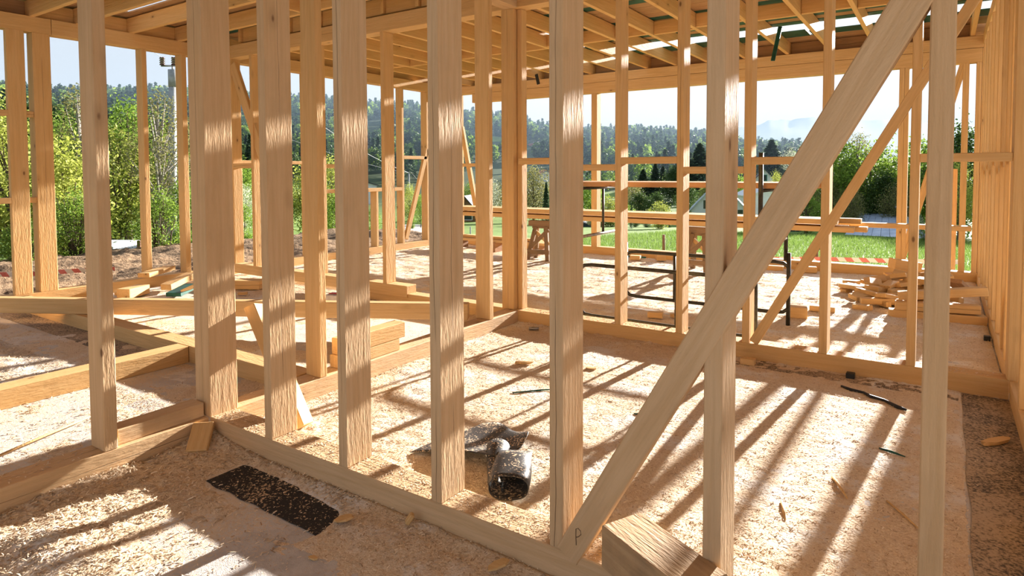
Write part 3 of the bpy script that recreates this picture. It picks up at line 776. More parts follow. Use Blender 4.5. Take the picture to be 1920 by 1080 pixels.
for (lb, x0, x1, yc, z0) in PL:
    hgt = 0.072 if 'single' not in lb else 0.065
    o = beam('plank', (x0, yc, z0+hgt/2), (x1, yc+0.01, z0+hgt/2), 0.15, hgt, WD, None, bev=0.004); tag(o, lb, 'plank')
for i, (x0, x1, yc, z0) in enumerate(((-8.95, -6.1, 10.30, 0.20), (-8.9, -6.2, 10.47, 0.20), (-8.7, -6.0, 10.64, 0.20), (-8.6, -6.5, 10.40, 0.255))):
    o = box('floor_plank', x0, x1, yc-0.07, yc+0.07, z0, z0+0.05, WD)
    tag(o, ('front board of the low pile on the floor by the back wall', 'second board of the low pile on the floor by the back wall', 'rear board of the low pile on the floor by the back wall', 'top board of the low pile on the floor by the back wall')[i], 'plank')
for i, x in enumerate((-8.5, -7.4, -6.4)):
    o = box('bearer', x-0.06, x+0.06, 10.2, 10.75, 0.004, 0.20, M['old']); tag(o, ('left bearer under the low board pile', 'middle bearer under the low board pile', 'right bearer under the low board pile')[i], 'bearer')

# ------------------------------------------------------------------ offcut heaps
rr = random.Random(5)
def offcut(c, L_, w, h, rz_, pitch, label, mat=None, group=None, roll_=0.0):
    d_ = Vector((math.cos(rz_)*math.cos(pitch), math.sin(rz_)*math.cos(pitch), math.sin(pitch)))
    upv = Vector((-math.sin(rz_)*math.sin(roll_), math.cos(rz_)*math.sin(roll_), math.cos(roll_)))
    c = Vector(c)
    o = beam('offcut', c-d_*L_/2, c+d_*L_/2, w, h, mat or WD, None, upv, 0.004)
    return tag(o, label, 'offcut', group)
HG = 'offcuts heaped by the right wall'
heap = []
tries = 0
def heap_label(x, yy, z, Lc, w):
    size = 'broad' if w >= 0.13 else ('square-cut' if w < 0.08 else ('long' if Lc > 0.31 else 'stubby'))
    tier = 'on top of' if z > 0.19 else ('halfway up' if z > 0.10 else 'at the bottom of')
    row = 'front' if yy < 9.0 else ('back' if yy > 9.75 else 'middle')
    lat = 'far left' if x < -0.75 else ('left' if x < -0.45 else ('centre' if x < -0.2 else 'right'))
    return '%s pale offcut %s the heap by the right wall, %s %s' % (size, tier, row, lat)
while len(heap) < 52 and tries < 6000:
    tries += 1
    x = rr.gauss(-0.30, 0.33); yy = rr.gauss(9.4, 0.55)
    if not (-1.25 < x < 0.22 and 8.2 < yy < 10.7): continue
    cone = max(0.0, 1-math.hypot((x+0.22)/0.95, (yy-9.45)/1.35))
    z = 0.04+rr.random()**0.6*0.28*cone
    Lc = rr.uniform(0.18, 0.40); w, h = rr.choice(((0.14, 0.05), (0.10, 0.06), (0.17, 0.06), (0.06, 0.06)))
    if any((Vector((x, yy, z))-hv).length < 0.13 for hv in heap): continue
    heap.append(Vector((x, yy, z)))
    offcut((x, yy, z), Lc, w, h, rr.uniform(0, 3.14), rr.uniform(-0.35, 0.35)*min(1, z*5), heap_label(x, yy, z, Lc, w), None, HG, rr.uniform(-0.5, 0.5)*min(1, z*5))
offcut((-0.42, 10.0, 0.33), 0.34, 0.20, 0.13, 0.5, -0.15, 'largest block crowning the offcut heap by the right wall')
offcut((-0.62, 8.78, 0.10), 0.58, 0.07, 0.06, 0.1, 0.03, 'long narrow offcut at the front of the big heap')
offcut((-0.60, 8.50, 0.08), 0.40, 0.10, 0.07, 0.35, 0.02, 'thick pale offcut lying before the big heap')
offcut((-0.20, 8.28, 0.05), 0.34, 0.17, 0.07, 0.15, 0.0, 'nearest wide offcut in front of the heap by the right wall')
offcut((0.17, 9.05, 0.24), 0.36, 0.16, 0.05, 1.2, -0.5, 'dark tilted board propped between the heap and the right wall', M['old'])
offcut((-1.02, 9.35, 0.05), 0.18, 0.10, 0.05, 0.9, 0.3, 'small offcut standing apart on the left of the heap')
for i, (z0, x0, x1, y0, pit, lb) in enumerate(((0.05, -0.48, 0.385, 8.02, 0.0, 'bottom one of three beams poking through the right wall'), (0.145, -0.42, 0.33, 8.03, 0.02, 'middle one of three beams poking through the right wall'), (0.27, -0.40, 0.39, 8.12, 0.12, 'top tilted one of three beams poking through the right wall'))):
    o = beam('timber_block', (x0, y0, z0-pit*0.35), (x1, y0+0.10, z0+pit*0.6), 0.12, 0.088, WD); tag(o, lb, 'timber')
# single bits of timber on the far floor
for (c, L_, w, h, rz_, lb) in (((-2.56, 6.52, 0.05), 0.16, 0.08, 0.06, 0.2, 'wedge of timber on the floor behind the scaffold foot'), ((-2.40, 6.66, 0.035), 0.07, 0.06, 0.04, 1.0, 'tiny offcut next to the wedge by the scaffold foot'),
        ((-4.15, 10.80, 0.09), 0.16, 0.14, 0.14, 0.6, 'pale triangular block near the back wall under the planks'), ((-4.55, 10.62, 0.06), 0.18, 0.12, 0.08, 0.2, 'orange offcut near the green strip at the back wall'),
        ((-2.22, 10.72, 0.05), 0.26, 0.10, 0.08, 0.1, 'neat pale block on the floor below the middle sawhorse'), ((-1.72, 10.80, 0.06), 0.20, 0.12, 0.09, 0.3, 'pale block by the back wall left of the heap'),
        ((-1.30, 7.42, 0.07), 0.20, 0.16, 0.12, 0.2, 'sawdust covered log offcut under the scaffold corner'), ((-1.12, 7.90, 0.04), 0.26, 0.10, 0.06, 0.1, 'flat offcut half buried in sawdust beyond the scaffold')):
    offcut(c, L_, w, h, rz_, 0.0, lb)
tag(box('green_strip', -4.80, -4.45, 10.83, 10.88, 0.03, 0.055, M['green']), 'short green plastic strip on the floor by the back wall', 'strip')
# left room heap
for (c, L_, w, h, rz_, pit, mt, lb) in (((-8.66, 4.02, 0.075), 0.36, 0.18, 0.12, 2.0, 0.0, 'wood', 'thick offcut at the left of the small heap by the left wall'), ((-9.05, 4.52, 0.235), 0.62, 0.16, 0.06, 2.12, 0.02, 'wood', 'flat board on top of the small heap by the left wall'),
        ((-8.68, 4.62, 0.12), 0.55, 0.15, 0.08, 2.05, 0.14, 'wood', 'long offcut behind the small heap by the left wall'), ((-8.24, 4.44, 0.07), 0.44, 0.20, 0.05, 2.1, 0.10, 'green', 'dark green painted offcut in the small heap by the left wall'),
        ((-8.02, 4.44, 0.13), 0.22, 0.18, 0.03, 0.4, 0.4, 'wood', 'orange flap of board beside the green offcut'), ((-8.85, 3.98, 0.03), 0.20, 0.10, 0.04, 0.3, 0.0, 'wood', 'small chip of board on the floor by the left wall'),
        ((-7.88, 5.17, 0.075), 0.38, 0.20, 0.12, 0.5, 0.0, 'wood', 'chunky offcut below the raised plate behind the corner post'), ((-7.55, 4.85, 0.03), 0.12, 0.06, 0.03, 0.9, 0.0, 'wood', 'little offcut beside the chunky piece behind the corner post')):
    offcut(c, L_, w, h, rz_, pit, lb, M[mt])
bx = thing('screw_box', (-6.05, 5.12, 0.0), 'small white cardboard box with a red flap in the left room', 'box')
M['card'] = simple('white_card', (0.75, 0.70, 0.66), 0.7); M['red'] = simple('red_print', (0.55, 0.03, 0.03), 0.5)
beam('carton', (-6.20, 5.10, 0.065), (-5.98, 5.16, 0.065), 0.13, 0.11, M['card'], bx)
beam('flap', (-6.20, 5.16, 0.125), (-5.99, 5.22, 0.135), 0.08, 0.008, M['red'], bx)

# ------------------------------------------------------------------ terrain
RIDGE = [(-400, 185), (0, 186), (100, 194), (200, 194), (320, 190), (450, 196), (600, 205), (700, 212), (760, 212), (870, 228), (920, 232), (985, 245), (1030, 254), (1100, 260), (1170, 258), (1240, 260), (1290, 270), (1330, 266), (1400, 282), (1500, 288), (1600, 295), (1800, 300), (1920, 302)]
def theta_of(px, py=325): d_ = ray(px, py); return math.atan2(d_[0], d_[1])
_rt = np.array([theta_of(p[0]) for p in RIDGE]); _rh = np.array([ray(*p)[2]/math.hypot(ray(*p)[0], ray(*p)[1]) for p in RIDGE])
R0, R1 = 150.0, 520.0
def sstep(t): t = np.clip(t, 0, 1); return t*t*(3-2*t)
def gnd(r, th):
    r = np.asarray(r, float); th = np.asarray(th, float)
    lf = sstep((th+1.02)/0.22)                    # 0 on the left, 1 towards the meadow
    slope = 0.048+(0.064-0.048)*lf
    z = -0.32-slope*(np.clip(r, 13, 70)-13)-0.006*np.clip(r-70, 0, 120)
    hr = np.interp(th, _rt, _rh)*R1+CAM_H
    t = np.clip((r-R0)/(R1-R0), 0, 1)
    hill = sstep(t)*0.55+t*0.45
    z = z*(1-hill)+hr*hill
    z = z+np.where(r > R1, -(r-R1)*0.05, 0)
    z = z+0.05*fbm(np.cos(th)*r*0.25+40, np.sin(th)*r*0.25+40, 3)*np.clip((r-14)/10, 0, 1)+2.0*fbm(np.cos(th)*r*0.012+90, np.sin(th)*r*0.012+9, 3)*hill
    return z
def gz_xy(x, y): return float(gnd(math.hypot(x, y), math.atan2(x, y)))

def ground_mat():
    t = NT('meadow_and_forest_floor'); v = t.coords('Object', rnd=False)
    ln = t.n('ShaderNodeVectorMath', operation='LENGTH'); t.l(v, ln.inputs[0])
    n1 = t.noise(v, 0.25, 4); n2 = t.noise(v, 3.5, 4); n3 = t.noise(v, 0.018, 3)
    grass = t.mix(t.mapr(n2, 0.3, 0.7), (0.09, 0.16, 0.028), (0.20, 0.29, 0.06))
    grass = t.mix(t.mapr(n1, 0.4, 0.7, 0, 0.5), grass, (0.25, 0.32, 0.09))
    forest = t.mix(n1, (0.03, 0.055, 0.02), (0.07, 0.10, 0.03))
    meadow = t.mix(n1, (0.16, 0.26, 0.05), (0.26, 0.34, 0.09))
    hillc = t.mix(t.mapr(n3, 0.58, 0.62), forest, meadow)
    c = t.mix(t.mapr(ln.outputs['Value'], 75, 130), grass, hillc)
    return t.done(c, 0.9, t.bump(n2, 0.6, 0.05), 0.1)
M['ground'] = ground_mat()
nth, rs = 240, np.concatenate([np.linspace(1.0, 14, 8), np.linspace(15, 80, 50), np.linspace(86, 150, 14), np.linspace(160, 900, 60)])
ths = np.linspace(math.radians(-128), math.radians(60), nth)
TH, RR = np.meshgrid(ths, rs, indexing='ij'); ZZ = gnd(RR, TH)
idx = np.arange(nth*len(rs)).reshape(nth, len(rs))
Fq = np.stack([idx[:-1, :-1], idx[:-1, 1:], idx[1:, 1:], idx[1:, :-1]], -1).reshape(-1, 4)
Vq = np.stack([np.sin(TH)*RR, np.cos(TH)*RR, ZZ], -1).reshape(-1, 3)
g = mesh_obj('ground', fast_mesh('ground', Vq, Fq[:, ::-1], True), M['ground'])
tag(g, 'green meadow falling away to wooded hills', 'ground', kind='structure')
# distant mountain
mp = [(1180, 262), (1300, 250), (1390, 240), (1440, 228), (1490, 222), (1560, 222), (1640, 225), (1710, 229), (1770, 233), (1850, 236), (1960, 240), (2300, 255)]
RM = 2600.0
V = []; F = []
steps = 9
for i in range(len(mp)-1):
    for s in range(6):
        px = mp[i][0]+(mp[i+1][0]-mp[i][0])*s/6; py = mp[i][1]+(mp[i+1][1]-mp[i][1])*s/6
        top = at_r(px, py+2.0*math.sin(px*0.09)+1.2*math.sin(px*0.23), RM); dr = Vector((top.x, top.y, 0)).normalized()
        for k in range(steps):
            q = k/(steps-1); p = Vector((top.x, top.y, 0))-dr*(1500*(1-q)); z = -20+(top.z+20)*(q**1.3)+(6*math.sin(px*0.05+k*1.7) if 0 < k < steps-1 else 0)
            V.append((p.x, p.y, z))
nc = len(V)//steps
for i in range(nc-1):
    for k in range(steps-1): F.append((i*steps+k, (i+1)*steps+k, (i+1)*steps+k+1, i*steps+k+1))
M['mount'] = simple('far_forested_slope', (0.045, 0.07, 0.035), 0.9, 0.1, 0, 0.5, 0.004)
tag(poly_obj('mountain', V, F, M['mount'], None, True), 'pale hazy mountain on the right horizon', 'mountain', kind='structure')

# grass blades on the near meadow
n = 60000
gx = RNG.uniform(-13, 2.5, n); gy = 11.45+RNG.random(n)**1.7*26
gzv = gnd(np.hypot(gx, gy), np.arctan2(gx, gy)); a = RNG.uniform(0, 6.28, n); hgt = RNG.uniform(0.05, 0.14, n)*(1+0.012*gy); w = 0.006*(1+gy*0.05)
lean = RNG.normal(0, 0.04, (n, 2))
V = np.stack([np.stack([gx-np.cos(a)*w, gy-np.sin(a)*w, gzv-0.01], -1), np.stack([gx+np.cos(a)*w, gy+np.sin(a)*w, gzv-0.01], -1), np.stack([gx+lean[:, 0], gy+lean[:, 1], gzv+hgt], -1)], 1).reshape(-1, 3)
def leaf_mat(name, a, b, trans=0.45):
    t = NT(name); oi = t.random(); geo = t.n('ShaderNodeNewGeometry')
    c = t.mix(geo.outputs['Random Per Island'], a, b)
    c = t.mix(t.math('MULTIPLY', oi, 0.35), c, tuple(0.65*q for q in a))
    t.l(c, t.b.inputs['Base Color']); t.b.inputs['Roughness'].default_value = 0.6; t.b.inputs['Specular IOR Level'].default_value = 0.2
    tr = t.n('ShaderNodeBsdfTranslucent'); t.l(c, tr.inputs[0]); mx = t.n('ShaderNodeMixShader'); mx.inputs[0].default_value = trans
    t.l(t.b.outputs[0], mx.inputs[1]); t.l(tr.outputs[0], mx.inputs[2]); t.l(mx.outputs[0], t.out.inputs[0])
    return t.m
M['grass'] = leaf_mat('grass_blades', (0.11, 0.19, 0.035), (0.22, 0.31, 0.075))
tag(mesh_obj('grass', fast_mesh('grass', V, np.arange(3*n).reshape(-1, 3)), M['grass']), 'bright spring grass of the meadow beyond the far wall', 'grass', kind='stuff')

# soil heap outside the left wall
n_u, n_v = 120, 90
U_, V_ = np.meshgrid(np.linspace(-15.5, -9.42, n_u), np.linspace(0.5, 13.5, n_v), indexing='ij')
Zs = 0.02+0.10*fbm(U_*1.1, V_*1.1, 4)+0.09*fbm(U_*5, V_*5, 3)+0.16*np.exp(-((U_+11.6)**2/1.6))*(0.6+0.7*fbm(U_*0.7+3, V_*0.7, 2))
edge = np.minimum(np.minimum((U_+15.5)/1.5, (-9.42-U_)/0.25), np.minimum((V_-0.5)/1.5, (13.5-V_)/1.5))
Zs = Zs*np.clip(edge, 0, 1)-0.45*(1-np.clip(edge, 0, 1))
idx = np.arange(n_u*n_v).reshape(n_u, n_v)
Fq = np.stack([idx[:-1, :-1], idx[1:, :-1], idx[1:, 1:], idx[:-1, 1:]], -1).reshape(-1, 4)
st_ = NT('bark_strewn_soil'); sv = st_.coords('Object', rnd=False); s1 = st_.noise(sv, 14, 5, 0.65); s2 = st_.noise(st_.scale(sv, (1, 3.5, 1)), 22, 3)
scol = st_.mix(st_.mapr(s1, 0.3, 0.7), (0.10, 0.06, 0.035), (0.36, 0.24, 0.14)); scol = st_.mix(st_.mapr(s2, 0.55, 0.75, 0, 0.7), scol, (0.55, 0.40, 0.25))
M['soil'] = st_.done(scol, 0.9, st_.bump(s1, 0.9, 0.03), 0.1)
tag(mesh_obj('soil', fast_mesh('soil', np.stack([U_, V_, Zs], -1).reshape(-1, 3), Fq, True), M['soil']), 'brown bark-strewn soil outside the left wall', 'soil', kind='stuff')

# ------------------------------------------------------------------ trees
M['leaf_yellow'] = leaf_mat('spring_leaves_yellow_green', (0.27, 0.32, 0.045), (0.50, 0.52, 0.13))
M['leaf_green'] = leaf_mat('leaves_fresh_green', (0.14, 0.24, 0.03), (0.32, 0.44, 0.07))
M['leaf_dark'] = leaf_mat('leaves_dark_green', (0.035, 0.075, 0.018), (0.12, 0.19, 0.045), 0.35)
M['leaf_olive'] = leaf_mat('leaves_olive_brown', (0.16, 0.16, 0.05), (0.34, 0.32, 0.12), 0.4)
M['leaf_pale'] = leaf_mat('pale_grey_green_leaves', (0.34, 0.38, 0.24), (0.62, 0.64, 0.48), 0.4)
M['needle'] = leaf_mat('spruce_needles', (0.035, 0.07, 0.035), (0.11, 0.17, 0.075), 0.35)
M['bark'] = simple('grey_brown_bark', (0.13, 0.10, 0.075), 0.9, 0.1, 0, 0.4, 20, 0.5)
M['birch'] = simple('birch_bark', (0.30, 0.27, 0.23), 0.8, 0.1, 0, 0.35, 14)

def leaf_quads(P, size, rng, up=0.35, aspect=0.6):
    n_ = len(P); N = rng.normal(0, 1, (n_, 3)); N[:, 2] = np.abs(N[:, 2])+up; N /= np.linalg.norm(N, axis=1)[:, None]
    A = np.cross(N, rng.normal(0, 1, (n_, 3))); A /= np.linalg.norm(A, axis=1)[:, None]+1e-9; B = np.cross(N, A)
    s = size*rng.uniform(0.6, 1.3, n_)[:, None]
    V = np.stack([P-A*s, P-B*s*aspect, P+A*s, P+B*s*aspect], 1).reshape(-1, 3)
    return V, np.arange(4*n_).reshape(-1, 4)

def limb_mesh(segs):
    bm = bmesh.new()
    for (a_, b_, r0, r1) in segs:
        V, F, c0, c1 = tube_verts(a_, b_, r0, r1, 6); vs = [bm.verts.new(q) for q in V]
        for f in F: bm.faces.new([vs[i] for i in f]).smooth = True
    me = bpy.data.meshes.new('branches'); bm.to_mesh(me); bm.free(); return me

def broadleaf(seed, H=6.0, R=2.0, base=0.25, nl=5000, leaf=0.10, clusters=60, mat='leaf_green', bark='bark', spread=0.55, stems=1, power=1.0):
    rng = np.random.default_rng(seed); pr_ = random.Random(seed)
    # branch tips fill the crown; leaves gather round the tips
    tips = []
    while len(tips) < clusters:
        p = rng.uniform(-1, 1, 3); q = np.linalg.norm(p)
        if q > 1 or q < 0.35: continue
        zc = base*H+(1-base)*H*(0.5+0.5*p[2]); prof = max(0.12, math.sin(math.pi*min(1, max(0.03, (0.5+0.5*p[2]))**power)))**0.6
        tips.append((p[0]*R*prof, p[1]*R*prof, zc))
    tips = np.array(tips)
    segs = []
    for s in range(stems):
        bx_, by_ = (0, 0) if stems == 1 else (pr_.uniform(-0.3, 0.3)*R, pr_.uniform(-0.3, 0.3)*R)
        tx, ty = (bx_*0.3, by_*0.3) if stems == 1 else (bx_*2.0, by_*2.0)
        a_ = Vector((bx_*0.4, by_*0.4, -0.2)); m_ = Vector((tx*0.5, ty*0.5, H*0.45)); t_ = Vector((tx, ty, H*0.9))
        r0 = H*0.02/(1 if stems == 1 else 1.8)
        segs += [(a_, m_, r0, r0*0.6), (m_, t_, r0*0.6, r0*0.15)]
    for k in range(min(clusters, 34)):
        tp = Vector(tips[k]); zb = max(0.1*H, tp.z*pr_.uniform(0.45, 0.8)); b_ = Vector((tp.x*0.12, tp.y*0.12, zb))
        segs.append((b_, tp, H*0.006, H*0.0015))
    k = rng.integers(0, clusters, nl); cr = R*(0.20+0.25*spread)
    P = tips[k]+rng.normal(0, 1, (nl, 3))*cr*np.array([0.55, 0.55, 0.5])
    P[:, 2] = np.maximum(P[:, 2], 0.05)
    V, F = leaf_quads(P, leaf, rng)
    fm = fast_mesh('foliage', V, F); fm.materials.append(M[mat]); tm = limb_mesh(segs); tm.materials.append(M[bark])
    return (fm, tm, float(P[:, 2].max()))

def conifer(seed, H=10.0, R=2.2, nl=2600, leaf=0.30, mat='needle'):
    rng = np.random.default_rng(seed); lv = 40; P = []; D = []
    for _ in range(nl):
        u = rng.random()**0.75; z = H*(0.06+0.94*u); lvl = math.floor(u*lv)/lv
        rad = R*(1-u)**0.85*(0.86+0.14*math.sin(lvl*91))+0.05; ang = rng.uniform(0, 2*math.pi); q = math.sqrt(rng.uniform(0.12, 1))
        brn = (0.70+0.30*math.sin(ang*5+lvl*40)*rng.uniform(0.4, 1))
        P.append((math.cos(ang)*rad*q*brn, math.sin(ang)*rad*q*brn, H*(0.06+0.94*(0.6*lvl+0.4*u))-rad*q*0.22+rng.normal(0, H*0.012)))
    V, F = leaf_quads(np.array(P), leaf, rng, 0.9, 0.45)
    fm = fast_mesh('foliage', V, F); fm.materials.append(M[mat])
    tm = limb_mesh([(Vector((0, 0, -0.3)), Vector((0, 0, H*0.97)), H*0.018, 0.02)]); tm.materials.append(M['bark'])
    return (fm, tm, H)

PRO = {
    'shrub_yellow': broadleaf(1, 3.6, 1.15, 0.05, 5200, 0.062, 90, 'leaf_yellow', stems=5),
    'shrub_green': broadleaf(2, 3.6, 1.1, 0.03, 5200, 0.055, 90, 'leaf_green', stems=7, spread=0.3),
    'willow': broadleaf(3, 3.4, 1.0, 0.02, 4200, 0.050, 110, 'leaf_green', stems=12, spread=0.15),
    'tree_green': broadleaf(4, 7.0, 2.2, 0.15, 7000, 0.085, 110, 'leaf_green'),
    'tree_yellow': broadleaf(5, 7.0, 2.2, 0.15, 7000, 0.085, 110, 'leaf_yellow'),
    'birch': broadleaf(6, 7.0, 1.3, 0.18, 3600, 0.052, 130, 'leaf_olive', 'birch', spread=0.25),
    'tree_dark': broadleaf(7, 8.0, 2.9, 0.06, 7000, 0.14, 100, 'leaf_dark'),
    'tree_olive': broadleaf(8, 7.0, 2.6, 0.08, 6500, 0.10, 110, 'leaf_olive'),
    'tree_pale': broadleaf(9, 6.0, 2.2, 0.15, 3600, 0.085, 110, 'leaf_pale', spread=0.35),
    'tree_far_green': broadleaf(10, 8.0, 2.9, 0.05, 5000, 0.16, 90, 'leaf_green'),
    'spruce': conifer(11, 10.0, 2.3, 4200, 0.22),
    'spruce_wide': conifer(12, 10.0, 3.4, 5000, 0.24),
}
TCOUNT = {}
def plant(kind, px, top, r, label, widen=1.0, name=None, group=None, zbase=None):
    fm, tm, H = PRO[kind]
    p = at_r(px, 320, r); zb = gz_xy(p.x, p.y)-0.05 if zbase is None else zbase; zt = at_r(px, top, r).z
    s = (zt-zb)/H
    nm = name or {'shrub_yellow': 'leafy_shrub', 'shrub_green': 'leafy_shrub', 'willow': 'willow_shrub', 'birch': 'birch_tree', 'spruce': 'spruce_tree', 'spruce_wide': 'spruce_tree'}.get(kind, 'leafy_tree')
    root = bpy.data.objects.new(nm, None); COL.objects.link(root)
    root.location = (p.x, p.y, zb); TCOUNT[kind] = TCOUNT.get(kind, 0)+1
    root.rotation_euler = (0, 0, (px*0.37+TCOUNT[kind]*1.9) % 6.28); root.scale = (s*widen, s*widen, s)
    ROOT_LOC[root.name] = Vector(root.location)
    for nm2, me_ in (('foliage', fm), ('trunk', tm)):
        c = bpy.data.objects.new(nm2, me_); COL.objects.link(c); c.parent = root
    return tag(root, label, 'shrub' if 'shrub' in nm else 'tree', group)

for a in (
    ('tree_yellow', 18, 165, 17.5, 'bright yellow-green tree at the extreme left behind the outer posts', 1.0),
    ('tree_yellow', -60, 150, 20, 'yellow-green tree cut by the left picture edge', 1.1),
    ('willow', 40, 400, 14.8, 'low green shrub beside the leftmost wall post', 1.3),
    ('shrub_yellow', 128, 248, 17.5, 'round yellow-green shrub left of the near slim stud', 1.0),
    ('willow', 140, 345, 15.5, 'thin-stemmed willow shrub below the yellow shrub on the left', 1.1),
    ('tree_green', 118, 205, 30, 'green tree rising behind the yellow shrub on the left', 1.0),
    ('tree_dark', 95, 240, 34, 'dark tree deep behind the left shrubs', 1.0),
    ('birch', 152, 148, 27, 'sparse tall tree whose top stands against the sky at left', 1.0),
    ('shrub_yellow', 222, 236, 27.0, 'yellow-green shrub right of the near slim stud', 1.0),
    ('tree_green', 240, 175, 29, 'green tree behind the yellow shrub and the slim stud', 1.0),
    ('willow', 205, 372, 27.0, 'bright willow shrub beside the white car', 1.0),
    ('birch', 298, 160, 25, 'airy birch beside the utility pole', 1.15),
    ('birch', 340, 205, 28, 'second airy birch behind the utility pole', 1.1),
    ('willow', 298, 345, 15.6, 'willow shrub with upright stems left of the utility pole', 1.1),
    ('shrub_green', 348, 330, 18, 'green shrub right of the utility pole', 1.0),
    ('tree_dark', 330, 290, 40, 'dark trees mass behind the utility pole', 1.4),
    ('tree_dark', 200, 290, 42, 'dark tree deep behind the white car', 1.3),
    ('tree_pale', 447, 330, 26, 'silvery bush behind the corner post', 0.9),
    ('shrub_green', 452, 378, 21, 'deep green bush below the silvery one behind the corner post', 1.0),
    ('tree_green', 445, 290, 48, 'green tree in the gap right of the corner post', 1.1),
    ('shrub_green', 520, 350, 30, 'green bush hidden mostly by the second stud', 1.1),
    ('shrub_yellow', 578, 300, 30, 'yellow bush in the narrow gap by the slim stud pair', 0.9),
    ('shrub_yellow', 624, 288, 30, 'tall yellow-green bush above the window sill at left', 0.9),
    ('shrub_green', 628, 360, 24, 'fresh green bush seen under the window sill', 0.9),
    ('shrub_green', 698, 385, 28, 'fresh green bush by the cripple stud near the window', 0.7),
    ('tree_yellow', 768, 340, 52, 'yellow-green tree behind the far utility pole', 0.8),
    ('tree_green', 788, 362, 47, 'green tree next to the gravel lane', 0.8),
    ('shrub_green', 772, 404, 44, 'dark little bush on the edge of the gravel lane', 0.9),
    ('tree_pale', 918, 325, 70, 'blossoming pale tree behind the plank stack at left', 1.0),
    ('tree_green', 880, 340, 80, 'green tree above the dark-roofed cabin', 1.0),
    ('tree_olive', 1000, 302, 64, 'tall leafless grey tree between the twin posts', 1.0),
    ('tree_olive', 960, 320, 66, 'olive tree behind the twin posts', 1.0),
    ('spruce', 1024, 342, 52, 'small dark spruce left of the fourth post', 0.9),
    ('tree_far_green', 1110, 334, 62, 'round green tree left of the first middle stud', 0.9),
    ('shrub_yellow', 1140, 366, 50, 'bright bush beside the scaffold upright on the left', 1.5),
    ('shrub_green', 1165, 372, 52, 'green bush behind the first middle stud', 1.5),
    ('tree_olive', 1185, 335, 78, 'bare brownish tree behind the scaffold deck', 0.9),
    ('spruce_wide', 1206, 318, 124, 'flat-topped pine above the scaffold deck', 1.9),
    ('spruce', 1229, 306, 124, 'pointed spruce, taller of the pair above the scaffold deck', 1.7),
    ('spruce', 1243, 312, 126, 'pointed spruce, shorter of the pair above the scaffold deck', 1.7),
    ('tree_dark', 1264, 300, 120, 'broad dark tree left of the second middle stud', 1.0),
    ('tree_dark', 1200, 350, 68, 'dark grove under the scaffold deck, left', 1.2),
    ('tree_dark', 1232, 352, 70, 'dark grove under the scaffold deck, middle', 1.2),
    ('tree_dark', 1292, 335, 74, 'dark tree behind the white gable house', 1.0),
    ('spruce_wide', 1312, 270, 128, 'big dark spruce beside the thick centre post', 1.9),
    ('spruce', 1296, 298, 130, 'narrow dark spruce left of the big one', 1.7),
    ('tree_yellow', 1322, 340, 66, 'yellowish bush touching the white gable house', 0.6),
    ('spruce', 1184, 380, 44, 'small clipped evergreen near the bright bush', 0.5),
    ('shrub_yellow', 1238, 376, 44, 'rounded bright yellow-green bush at the meadow edge', 1.5),
    ('tree_far_green', 1388, 325, 90, 'green tree behind the right of the gable house', 0.8),
    ('spruce_wide', 1446, 264, 150, 'large spruce above the small house', 1.9),
    ('tree_pale', 1480, 270, 150, 'pinkish bare tree right of the large spruce', 0.9),
    ('tree_yellow', 1456, 316, 84, 'yellow bush right of the small house', 0.6),
    ('spruce', 1528, 314, 66, 'cone-shaped green tree beside the slanting brace', 1.1),
    ('tree_dark', 1500, 340, 62, 'dark tree behind the bright round bush on the right', 1.0),
    ('shrub_green', 1514, 358, 42, 'bright round bush right of the rear scaffold leg', 1.5),
    ('tree_far_green', 1562, 254, 52, 'tall light green tree right of the slanting brace', 0.9),
    ('tree_dark', 1588, 290, 55, 'dark green tree in the middle of the right tree group', 1.0),
    ('birch', 1606, 240, 54, 'slender feathery tree topping the right tree group', 1.0),
    ('tree_far_green', 1632, 262, 56, 'light green tree in the right tree group', 0.9),
    ('tree_dark', 1660, 305, 52, 'dark tree above the metal roof', 1.0),
    ('tree_olive', 1672, 284, 60, 'olive tree behind the metal roof', 0.9),
    ('tree_olive', 1598, 345, 48, 'tan bush left of the metal roof', 0.8),
    ('tree_olive', 1556, 330, 50, 'tan bush behind the slanting brace on the right', 0.9),
    ('tree_olive', 1690, 330, 50, 'brownish bush touching the far double stud', 0.9),
    ('tree_dark', 1700, 300, 62, 'dark tree behind the far double stud', 1.0),
    ('tree_pale', 1718, 390, 40, 'pale blossom bush at the right end of the metal roof', 0.7),
    ('tree_far_green', 1730, 250, 58, 'green tree between the far double stud and the right post', 0.9),
    ('tree_far_green', 1775, 270, 52, 'yellowish tree behind the right post', 0.9),
    ('tree_dark', 1803, 202, 50, 'tall dark tree at the back right corner of the frame', 0.8),
    ('tree_yellow', 1800, 290, 42, 'yellow-green tree low in the back right corner', 0.8),
    ('shrub_green', 1735, 420, 34, 'green bush right of the far double stud near the ground', 0.9),
): plant(*a[:5], widen=a[5])
# hedge behind the meadow: a row of bushes
for i, px in enumerate((1108, 1126, 1148, 1172, 1192, 1212, 1236, 1256, 1280, 1302)):
    plant('tree_dark' if i % 3 else 'tree_olive', px, 409+(i % 4)*3, 50, ('first', 'second', 'third', 'fourth', 'fifth', 'sixth', 'seventh', 'eighth', 'ninth', 'last')[i]+' bush from the left in the low hedge along the meadow', 1.6, 'hedge_bush', 'bushes of the hedge along the meadow edge')['category'] = 'hedge'

